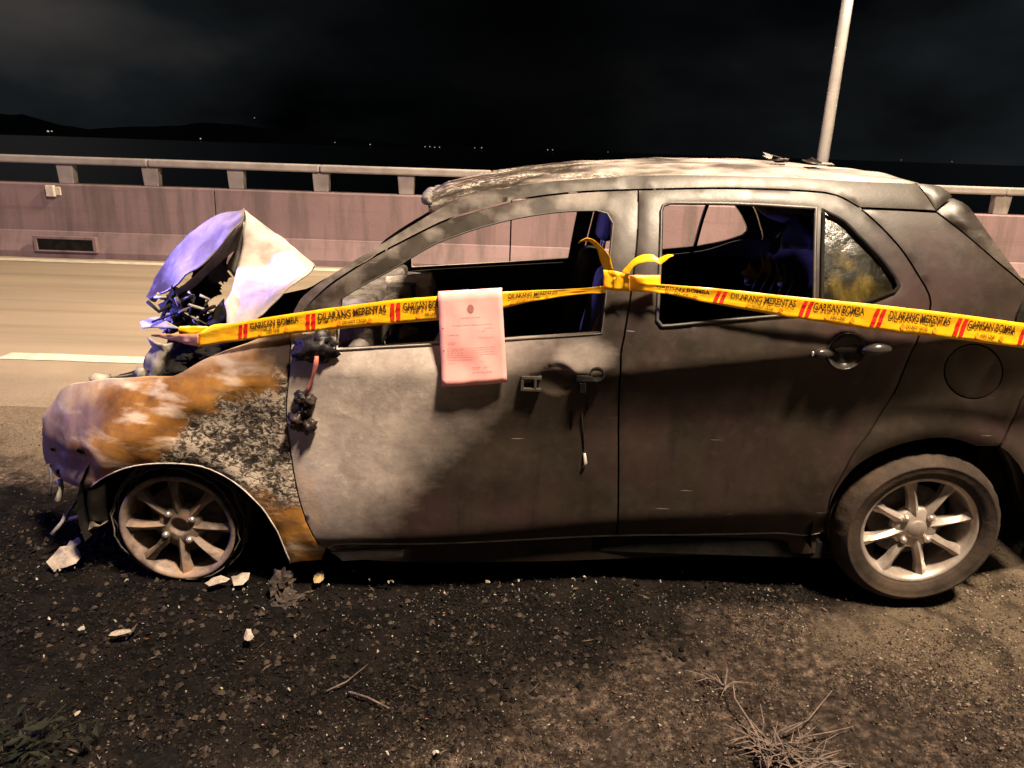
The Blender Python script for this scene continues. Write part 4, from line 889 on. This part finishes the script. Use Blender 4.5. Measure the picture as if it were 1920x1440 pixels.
def u_of(gr_, px):
    tot = 0; nv = len(gr_[0]) - 1; pa = None
    for g_ in gr_:
        p = g_[nv // 2]
        if pa is not None: tot += (p - pa).length
        pa = p
        if proj(p)[0] >= px: return tot
    return tot
def bars(gr_, px, slant, sc=1):
    u = u_of(gr_, px)
    for k in (0, 1):
        a = u + k * .0175 * sc; quad_mark('red_bar', gr_, [(a, .14), (a + .0115 * sc, .14), (a + .0115 * sc + slant, .86), (a + slant, .86)], M_RED)
def flame(gr_, px):
    u = u_of(gr_, px); quad_mark('flame_mark', gr_, [(u + .007 * math.sin(a) * (1 if math.cos(a) < .3 else .55), .27 - .13 * math.cos(a) * -1) for a in [i * 2 * math.pi / 12 for i in range(12)]], M_ORANGE)
for px, k in ((441, .006), (571, .004), (727, .004)): bars(GL, px, k)
for px, k in ((1336, .012), (1494, .012), (1632, .012), (1782, .012), (1906, .012)): bars(GR, px, k)
def words(gr_, key, pa, pb, small, sa, sb, fa, fb):
    u, v = u_of(gr_, pa), u_of(gr_, pb); put_text(gr_, key, u, v - u, .50, .83)
    u, v = u_of(gr_, sa), u_of(gr_, sb); put_text(gr_, small, u, v - u, .21, .35)
    flame(gr_, fa); flame(gr_, fb)
words(GL, 'GARISAN BOMBA', 466, 555, 'FIRE LINE', 498, 522, 487, 533)
words(GL, 'DILARANG MERENTAS', 597, 721, 'DO NOT CROSS', 641, 682, 630, 693)
words(GL, 'GARISAN BOMBA', 751, 838, 'FIRE LINE', 790, 815, 779, 832)
words(GL, 'DILARANG MERENTAS', 948, 1045, 'DO NOT CROSS', 965, 1010, 960, 1020)
words(GR, 'GARISAN BOMBA', 1226, 1326, 'FIRE LINE', 1262, 1288, 1250, 1300)
words(GR, 'DILARANG MERENTAS', 1368, 1490, 'DO NOT CROSS', 1408, 1450, 1400, 1460)
words(GR, 'GARISAN BOMBA', 1524, 1618, 'FIRE LINE', 1556, 1582, 1547, 1595)
words(GR, 'DILARANG MERENTAS', 1660, 1778, 'DO NOT CROSS', 1698, 1736, 1688, 1748)
words(GR, 'GARISAN BOMBA', 1810, 1898, 'FIRE LINE', 1838, 1862, 1829, 1873)
def ribbon2(A, B, depths, name='ribbon', mat=None, nv=3, crump=.004):
    n = 24
    def res(l):
        l = catmull(l, .006); tot = [0]
        for a, b in zip(l, l[1:]): tot.append(tot[-1] + (b - a).length)
        out = []; k = 0
        for i in range(n + 1):
            s_ = tot[-1] * i / n
            while k < len(l) - 2 and tot[k + 1] < s_: k += 1
            d = tot[k + 1] - tot[k]; out.append(l[k].lerp(l[k + 1], (s_ - tot[k]) / d if d else 0))
        return out
    PA = res([at(px, py, lerp(depths[0], depths[1], i / (len(A) - 1))) for i, (px, py) in enumerate(A)])
    PB = res([at(px, py, lerp(depths[2], depths[3], i / (len(B) - 1))) for i, (px, py) in enumerate(B)])
    m = MB(); m.sheet([[a.lerp(b, k / nv) + Vector((0, crump * fbm(a.x * 30, a.z * 30, k, 2), 0)) for k in range(nv + 1)] for a, b in zip(PA, PB)])
    return solid(m.build(name, mat or M_TAPE, tape, True), .0006, 1)
ribbon2([(1132, 506), (1125, 487), (1120, 468), (1108, 455), (1096, 452), (1083, 456)], [(1150, 507), (1143, 480), (1131, 466), (1114, 450), (1100, 446), (1087, 452)], (2.09, 2.05, 2.07, 2.02), 'knot_tail')
ribbon2([(1165, 511), (1180, 494), (1194, 482), (1210, 477), (1225, 478), (1234, 485), (1242, 481), (1254, 477), (1262, 478)], [(1178, 517), (1187, 502), (1198, 494), (1215, 491), (1232, 492), (1237, 497), (1246, 491), (1256, 482), (1263, 480)], (2.09, 2.05, 2.07, 2.03), 'knot_tail')
ribbon2([(1131, 500), (1150, 507), (1168, 512), (1180, 516)], [(1131, 542), (1150, 545), (1168, 546), (1182, 547)], (2.095, 2.075, 2.095, 2.08), 'knot', None, 5, .008)
ribbon2([(1150, 520), (1185, 516), (1215, 516), (1238, 516)], [(1150, 542), (1190, 546), (1215, 548), (1238, 545)], (2.085, 2.118, 2.09, 2.105), 'ribbon', None, 4, .002)
ribbon2([(372, 625), (350, 626), (320, 626), (283, 627)], [(372, 650), (350, 645), (322, 638), (284, 630)], (2.13, 2.30, 2.13, 2.30), 'scorched_ribbon', M_BURNTAPE, 3, .006)
ribbon2([(378, 622), (400, 609), (425, 607), (440, 606)], [(378, 632), (400, 624), (425, 620), (440, 617)], (2.16, 2.36, 2.16, 2.36), 'ribbon', None, 3, .006)
ribbon2([(336, 612), (360, 611), (390, 612)], [(334, 622), (360, 626), (392, 626)], (2.40, 2.44, 2.40, 2.44), 'ribbon', None, 3, .004)

# ------------------------------------------------------------------ pink notice
pa = thing('paper_notice', 'pink printed notice sheet hanging over the yellow tape', 'paper', at(885, 720, 2.045))
n = 14; TL, TR_, BR, BL = at(821, 553, 2.050), at(941, 546, 2.050), at(951, 718, 2.040), at(829, 723, 2.040)
def pap(u, v): return TL.lerp(TR_, u).lerp(BL.lerp(BR, u), v) + Vector((0, -.003 * math.sin(v * math.pi) * (.6 + .4 * u) - .006 * math.sin(u * math.pi) * v + .005 * fbm(u * 3, v * 3, 3, 2) - .018 * max(0, v - .75) * (1 - u) * 2 + .02 * max(0, u + v - 1.6), 0))
m = MB(); rows = [[pap(i / n, j / n) for i in range(n + 1)] for j in range(n + 1)]
back = [[p + Vector((0, .034, -.03)) for p in rows[0]], [p + Vector((0, .030, .004)) for p in rows[0]], [p + Vector((0, .012, .008)) for p in rows[0]]]
m.sheet(back + rows); sh = solid(m.build('sheet', M_PAPER, pa, True), .0004, 1)
g = MB()
def ink(u0, u1, v, t=.0035):
    k = 5; g.add([pap(lerp(u0, u1, i / k), v + s) + Vector((0, -.0009, 0)) for s in (0, t) for i in range(k + 1)], [(i, i + 1, k + 2 + i, k + 1 + i) for i in range(k)])
for v, a, b in [(.258, .34, .66), (.335, .20, .82), (.375, .70, .84), (.405, .66, .72), (.435, .12, .31), (.475, .60, .84), (.515, .12, .27), (.535, .12, .24), (.585, .10, .85), (.61, .10, .86), (.635, .10, .87), (.66, .10, .88), (.685, .10, .60), (.715, .12, .48), (.755, .12, .22), (.735, .60, .68), (.80, .48, .62), (.82, .48, .60), (.80, .66, .72), (.855, .48, .78)]:
    x = a
    while x < b:
        l = random.uniform(.02, .07); ink(x, min(x + l, b), v, random.choice((.003, .004))); x += l + .012
g.build('printed_text', M_PRINT, sh)['kind'] = 'stuff'
g = MB()
for s in range(3): g.add([pap(.50 + (.052 - s * .015) * math.cos(a), .165 + (.046 - s * .012) * math.sin(a)) + Vector((0, -.0009 - .0003 * s, 0)) for a in [i * 2 * math.pi / 20 for i in range(20)]], [tuple(range(20))]); break
g.build('printed_crest', M_PRINT, sh)
for v in (.36, .605):
    g = MB(); g.add([pap(.055 + .010 * math.cos(a), v + .006 * math.sin(a)) + Vector((0, -.0009, 0)) for a in [i * 2 * math.pi / 10 for i in range(10)]], [tuple(range(10))]); g.build('punch_hole', M_INK, sh)

# ------------------------------------------------------------------ ground debris
def shard(px, py, L, W, lab, name='fragment', mat=None, tilt=.2, ang=0.0, grp=None):
    c = on_ground(px, py, .01); g = MB(); n = 9; pts = []
    for i in range(n):
        a = 2 * math.pi * i / n; r = random.uniform(.55, 1.15); x, y = L / 2 * r * math.cos(a), W / 2 * r * math.sin(a)
        pts.append(c + Vector((x * math.cos(ang) - y * math.sin(ang), x * math.sin(ang) + y * math.cos(ang), .006 + abs(tilt) * (y + W / 2) + random.uniform(0, .008))))
    g.add([c + Vector((0, 0, .016 + tilt * W * .5))] + pts, [(0, i + 1, (i + 1) % n + 1) for i in range(n)])
    return tag(solid(g.build(name, mat or M_FRAG), .002), lab, 'debris', grp)
shard(410, 1097, .11, .032, 'long pale shard lying just under the burnt front rim', ang=.25, tilt=.5)
shard(452, 1095, .09, .045, 'broad pale shard right of the long one below the front rim', ang=.3, tilt=.6)
shard(128, 1062, .12, .07, 'tan folded metal scrap on the ground left of the front wheel', tilt=.7, ang=.1)
shard(140, 1030, .05, .05, 'small rounded grey scrap above the tan metal scrap', tilt=.6)
shard(600, 1093, .05, .05, 'small yellow-tan scrap on the ground near the sill end', tilt=.5, mat=simple('tan_scrap', (.2, .14, .05), (.3, .22, .09), .6, 20))
shard(228, 1192, .07, .03, 'pale sliver on the burnt dirt below the front wheel', ang=.4)
shard(466, 1203, .04, .04, 'small pale crumb on the burnt dirt below the pair of shards', tilt=.5)
grp = 'pale crumbs strewn on the burnt dirt'
for k in range(46):
    px, py = random.choice([(random.uniform(20, 900), random.uniform(1080, 1420)), (random.uniform(60, 620), random.uniform(1060, 1260)), (random.uniform(560, 1450), random.uniform(1075, 1115))]); s = random.uniform(.006, .014)
    shard(px, py, s * random.uniform(.7, 1.7), s * .7, 'small pale burnt crumb lying on the dark dirt', 'crumb', random.choice((M_FRAG, M_GREYMETAL, M_GREYMETAL)), .5, random.uniform(0, 3), grp)
# charred lump between front wheel and sill
c = on_ground(530, 1110, .0); g = MB(); g.blob(c + Vector((0, 0, .03)), (.035, .04, .045), .7, 5, 3, 6.1); g.blob(c + Vector((.03, -.04, -.01)), (.045, .045, .025), .7, 5, 3, 9.1)
tag(g.build('charred_clump', simple('charred_clump', (.004, .003, .003), (.05, .034, .024), .85, 30, 0, .8)), 'charred brown clump standing on the dirt between front wheel and sill', 'debris')

def litter(name, n, region, size, colf, pebble, lab):
    V = []; F = []; C = []
    for _ in range(n):
        x, y = region()
        if abs(x) > 4.2 or y < .35: continue
        z = ground_z(x, y); s = size(); b = len(V); c = colf(x, y)
        if pebble:
            h = s * random.uniform(.4, .8); a0 = random.uniform(0, 6.28)
            pts = [(x + s * .5 * random.uniform(.7, 1.2) * math.cos(a0 + k * 1.5708), y + s * .5 * random.uniform(.7, 1.2) * math.sin(a0 + k * 1.5708), z + h * random.uniform(.15, .4)) for k in range(4)]
            V += pts + [(x, y, z + h), (x, y, z - h * .2)]; F += [(b + k, b + (k + 1) % 4, b + 4) for k in range(4)] + [(b + (k + 1) % 4, b + k, b + 5) for k in range(4)]; C += [c] * 6
        else:
            a = random.uniform(0, 6.28); l = s * random.uniform(.8, 1.6); wd = s * random.choice((.08, .12, .25, .5)) * random.uniform(.7, 1.2); dx, dy = math.cos(a), math.sin(a); zz = z + random.uniform(.001, .012); t1, t2 = random.uniform(-.35, .6), random.uniform(-.5, .5)
            V += [(x - dx * l / 2, y - dy * l / 2, zz), (x - dy * wd / 2, y + dx * wd / 2, zz + l * .25 * t1 + wd * t2 * .5), (x + dx * l / 2, y + dy * l / 2, zz + l * .5 * max(t1, -.05)), (x + dy * wd / 2, y - dx * wd / 2, zz + l * .25 * t1 - wd * t2 * .5 + .002)]
            F += [(b, b + 1, b + 2), (b, b + 2, b + 3)]; C += [c] * 4
    o = link(name, V, F, M_LITTER, None, False, None, C); o['kind'] = 'stuff'; o['label'] = lab; return o
def reg_front():
    while True:
        y = random.uniform(1.25, 2.3); x = random.uniform(-1.75, 1.75) * (.55 + y * .33)
        if random.random() < .55 + 1.1 * fbm(x * 2.6, y * 3.2, 11): return x, y
def reg_wide():
    y = random.uniform(1.2, 3.5); return random.uniform(-1.0, 1.0) * (.9 + y * .75), y
def ground_amt(x, y):
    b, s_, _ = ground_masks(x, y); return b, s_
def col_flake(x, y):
    b, s_ = ground_amt(x, y); r = random.random()
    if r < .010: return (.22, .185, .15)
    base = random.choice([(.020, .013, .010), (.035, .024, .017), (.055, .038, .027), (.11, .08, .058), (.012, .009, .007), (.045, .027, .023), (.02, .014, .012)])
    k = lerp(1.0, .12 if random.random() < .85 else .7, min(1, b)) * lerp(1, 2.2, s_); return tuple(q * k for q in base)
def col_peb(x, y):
    b, s_ = ground_amt(x, y); r = random.random()
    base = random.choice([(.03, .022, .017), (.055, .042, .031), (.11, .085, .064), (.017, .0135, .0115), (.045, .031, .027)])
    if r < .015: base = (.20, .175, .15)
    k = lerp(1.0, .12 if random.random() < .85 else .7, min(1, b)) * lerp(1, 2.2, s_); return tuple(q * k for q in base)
litter('leaf_litter', 42000, reg_front, lambda: random.uniform(.0025, .007) if random.random() < .96 else random.uniform(.007, .018), col_flake, False, 'dry leaf scraps and soot flakes covering the verge')
litter('leaf_litter', 14000, reg_wide, lambda: random.uniform(.004, .014), col_flake, False, 'soot flakes around and under the car')
litter('gravel', 24000, reg_front, lambda: random.uniform(.003, .009) if random.random() < .93 else random.uniform(.009, .018), col_peb, True, 'fine gravel on the verge')
litter('gravel', 9000, reg_wide, lambda: random.uniform(.004, .011), col_peb, True, 'fine gravel around the car')

def reg_burnt():
    while True:
        y = random.uniform(1.3, 2.6); x = random.uniform(-1.9, .9) * (.6 + y * .3)
        if ground_masks(x, y)[0] > .25 + .5 * random.random() and random.random() < .6 + 1.2 * fbm(x * 3, y * 4, 21): return x, y
litter('charred_debris', 5000, reg_burnt, lambda: random.uniform(.005, .016) if random.random() < .93 else random.uniform(.016, .04), lambda x, y: random.choice([(.0012, .001, .001), (.002, .0018, .0016), (.004, .003, .003), (.002, .002, .002), (.008, .006, .005), (.03, .022, .018), (.07, .052, .04)]), False, 'black charred flakes and slivers around the front wheel')
litter('charred_debris', 2600, reg_burnt, lambda: random.uniform(.008, .028), lambda x, y: random.choice([(.0012, .001, .001), (.002, .0018, .0016), (.004, .0032, .003), (.02, .015, .012), (.05, .038, .03)]), True, 'black clinker lumps around the front wheel')
litter('ash_specks', 1500, reg_front, lambda: random.uniform(.003, .009), lambda x, y: tuple(q * random.uniform(.5, 1.2) for q in (.30, .26, .22)), False, 'small pale ash specks on the verge')

M_CRUMB = simple('glass_crumb', (.10, .12, .11), (.30, .33, .31), .08, 60, 0, 0, 1.0)
o = litter('glass_crumbs', 350, lambda: (random.uniform(-.9, 1.0), random.gauss(2.08, .10)), lambda: random.uniform(.003, .007), lambda x, y: (.2, .2, .2), True, 'broken window glass crumbs below the doors'); o.data.materials[0] = M_CRUMB

# dry grass tuft and twigs, lower right
def tuft(px, py, n, h, lab, spread=1.0, thick=.0018):
    c = on_ground(px, py, 0); t = thing('dry_grass_tuft', lab, 'dry grass', c, 'dry tufts on the verge'); g = MB()
    for k in range(n):
        a = random.uniform(0, 6.28); l = h * random.uniform(.45, 1.15); o = Vector((random.uniform(-.03, .03), random.uniform(-.03, .03), 0)); d = Vector((math.cos(a) * spread, math.sin(a) * spread * .8, random.uniform(.25, 1.0))).normalized()
        p = [c + o, c + o + d * l * .5 + Vector((0, 0, .01)), c + o + d * l + Vector((random.uniform(-.02, .02), random.uniform(-.02, .02), -.25 * l * random.random()))]
        for q in p: q.z = max(q.z, .003)
        g.tube(p, [thick * 1.4, thick, thick * .4], 4)
    o = g.build('blades', M_STRAW, t); return t
tuft(1440, 1415, 60, .12, 'bleached dry grass tuft at the bottom edge right of centre', 1.0)
tuft(1500, 1440, 30, .10, 'smaller dry tuft right of the bleached tuft at the bottom edge', 1.0)
tuft(1345, 1290, 10, .07, 'sparse dry stalks on the dirt above the bleached tuft', 1.4)
def twig(pts, r, lab):
    g = MB(); P_ = [on_ground(px, py, z) for px, py, z in pts]; g.tube(P_, [lerp(r, r * .4, i / (len(P_) - 1)) for i in range(len(P_))], 6); tag(g.build('twig', M_STRAW, None, True), lab, 'twig', 'twigs lying on the verge')
twig([(1432, 1400, .01), (1405, 1352, .02), (1378, 1310, .035), (1374, 1280, .05)], .004, 'pale twig rising left out of the bleached grass tuft')
twig([(1470, 1375, .01), (1515, 1350, .02), (1560, 1295, .05)], .003, 'thin twig slanting up to the right of the grass tuft')
twig([(1490, 1385, .01), (1560, 1372, .012), (1600, 1362, .014)], .0028, 'thin twig lying flat right of the grass tuft')
twig([(612, 1296, .006), (650, 1278, .01), (690, 1245, .012)], .0028, 'thin dry twig lying on dark dirt left of centre')
twig([(655, 1298, .008), (690, 1308, .012), (730, 1328, .01)], .0045, 'thick pale twig lying on dark dirt below the car door')
# weed, lower left
c = on_ground(60, 1405, 0); wt = thing('weed', 'dark leafy weed in the bottom left corner', 'plant', c)
for k in range(60):
    a = random.uniform(0, 6.28); r = random.uniform(.01, .17); p = c + Vector((r * math.cos(a), r * .7 * math.sin(a), random.uniform(.015, .06))); b = random.uniform(0, 6.28); l = random.uniform(.02, .045); d = Vector((math.cos(b), math.sin(b), random.uniform(-.3, .4))) * l; u = Vector((-math.sin(b), math.cos(b), random.uniform(-.3, .3))) * l * .28
    g = MB(); g.add([p - d * .5, p - d * .1 + u + Vector((0, 0, .004)), p + d * .5, p - d * .1 - u + Vector((0, 0, .004))], [(0, 1, 2), (0, 2, 3)]); g.build('leaf', M_WEED, wt)
g = MB()
for k in range(9):
    a = k * .7; g.tube([c, c + Vector((.08 * math.cos(a), .06 * math.sin(a), .035)), c + Vector((.15 * math.cos(a), .11 * math.sin(a), .04))], .002, 5)
g.build('stem', M_WEED, wt)
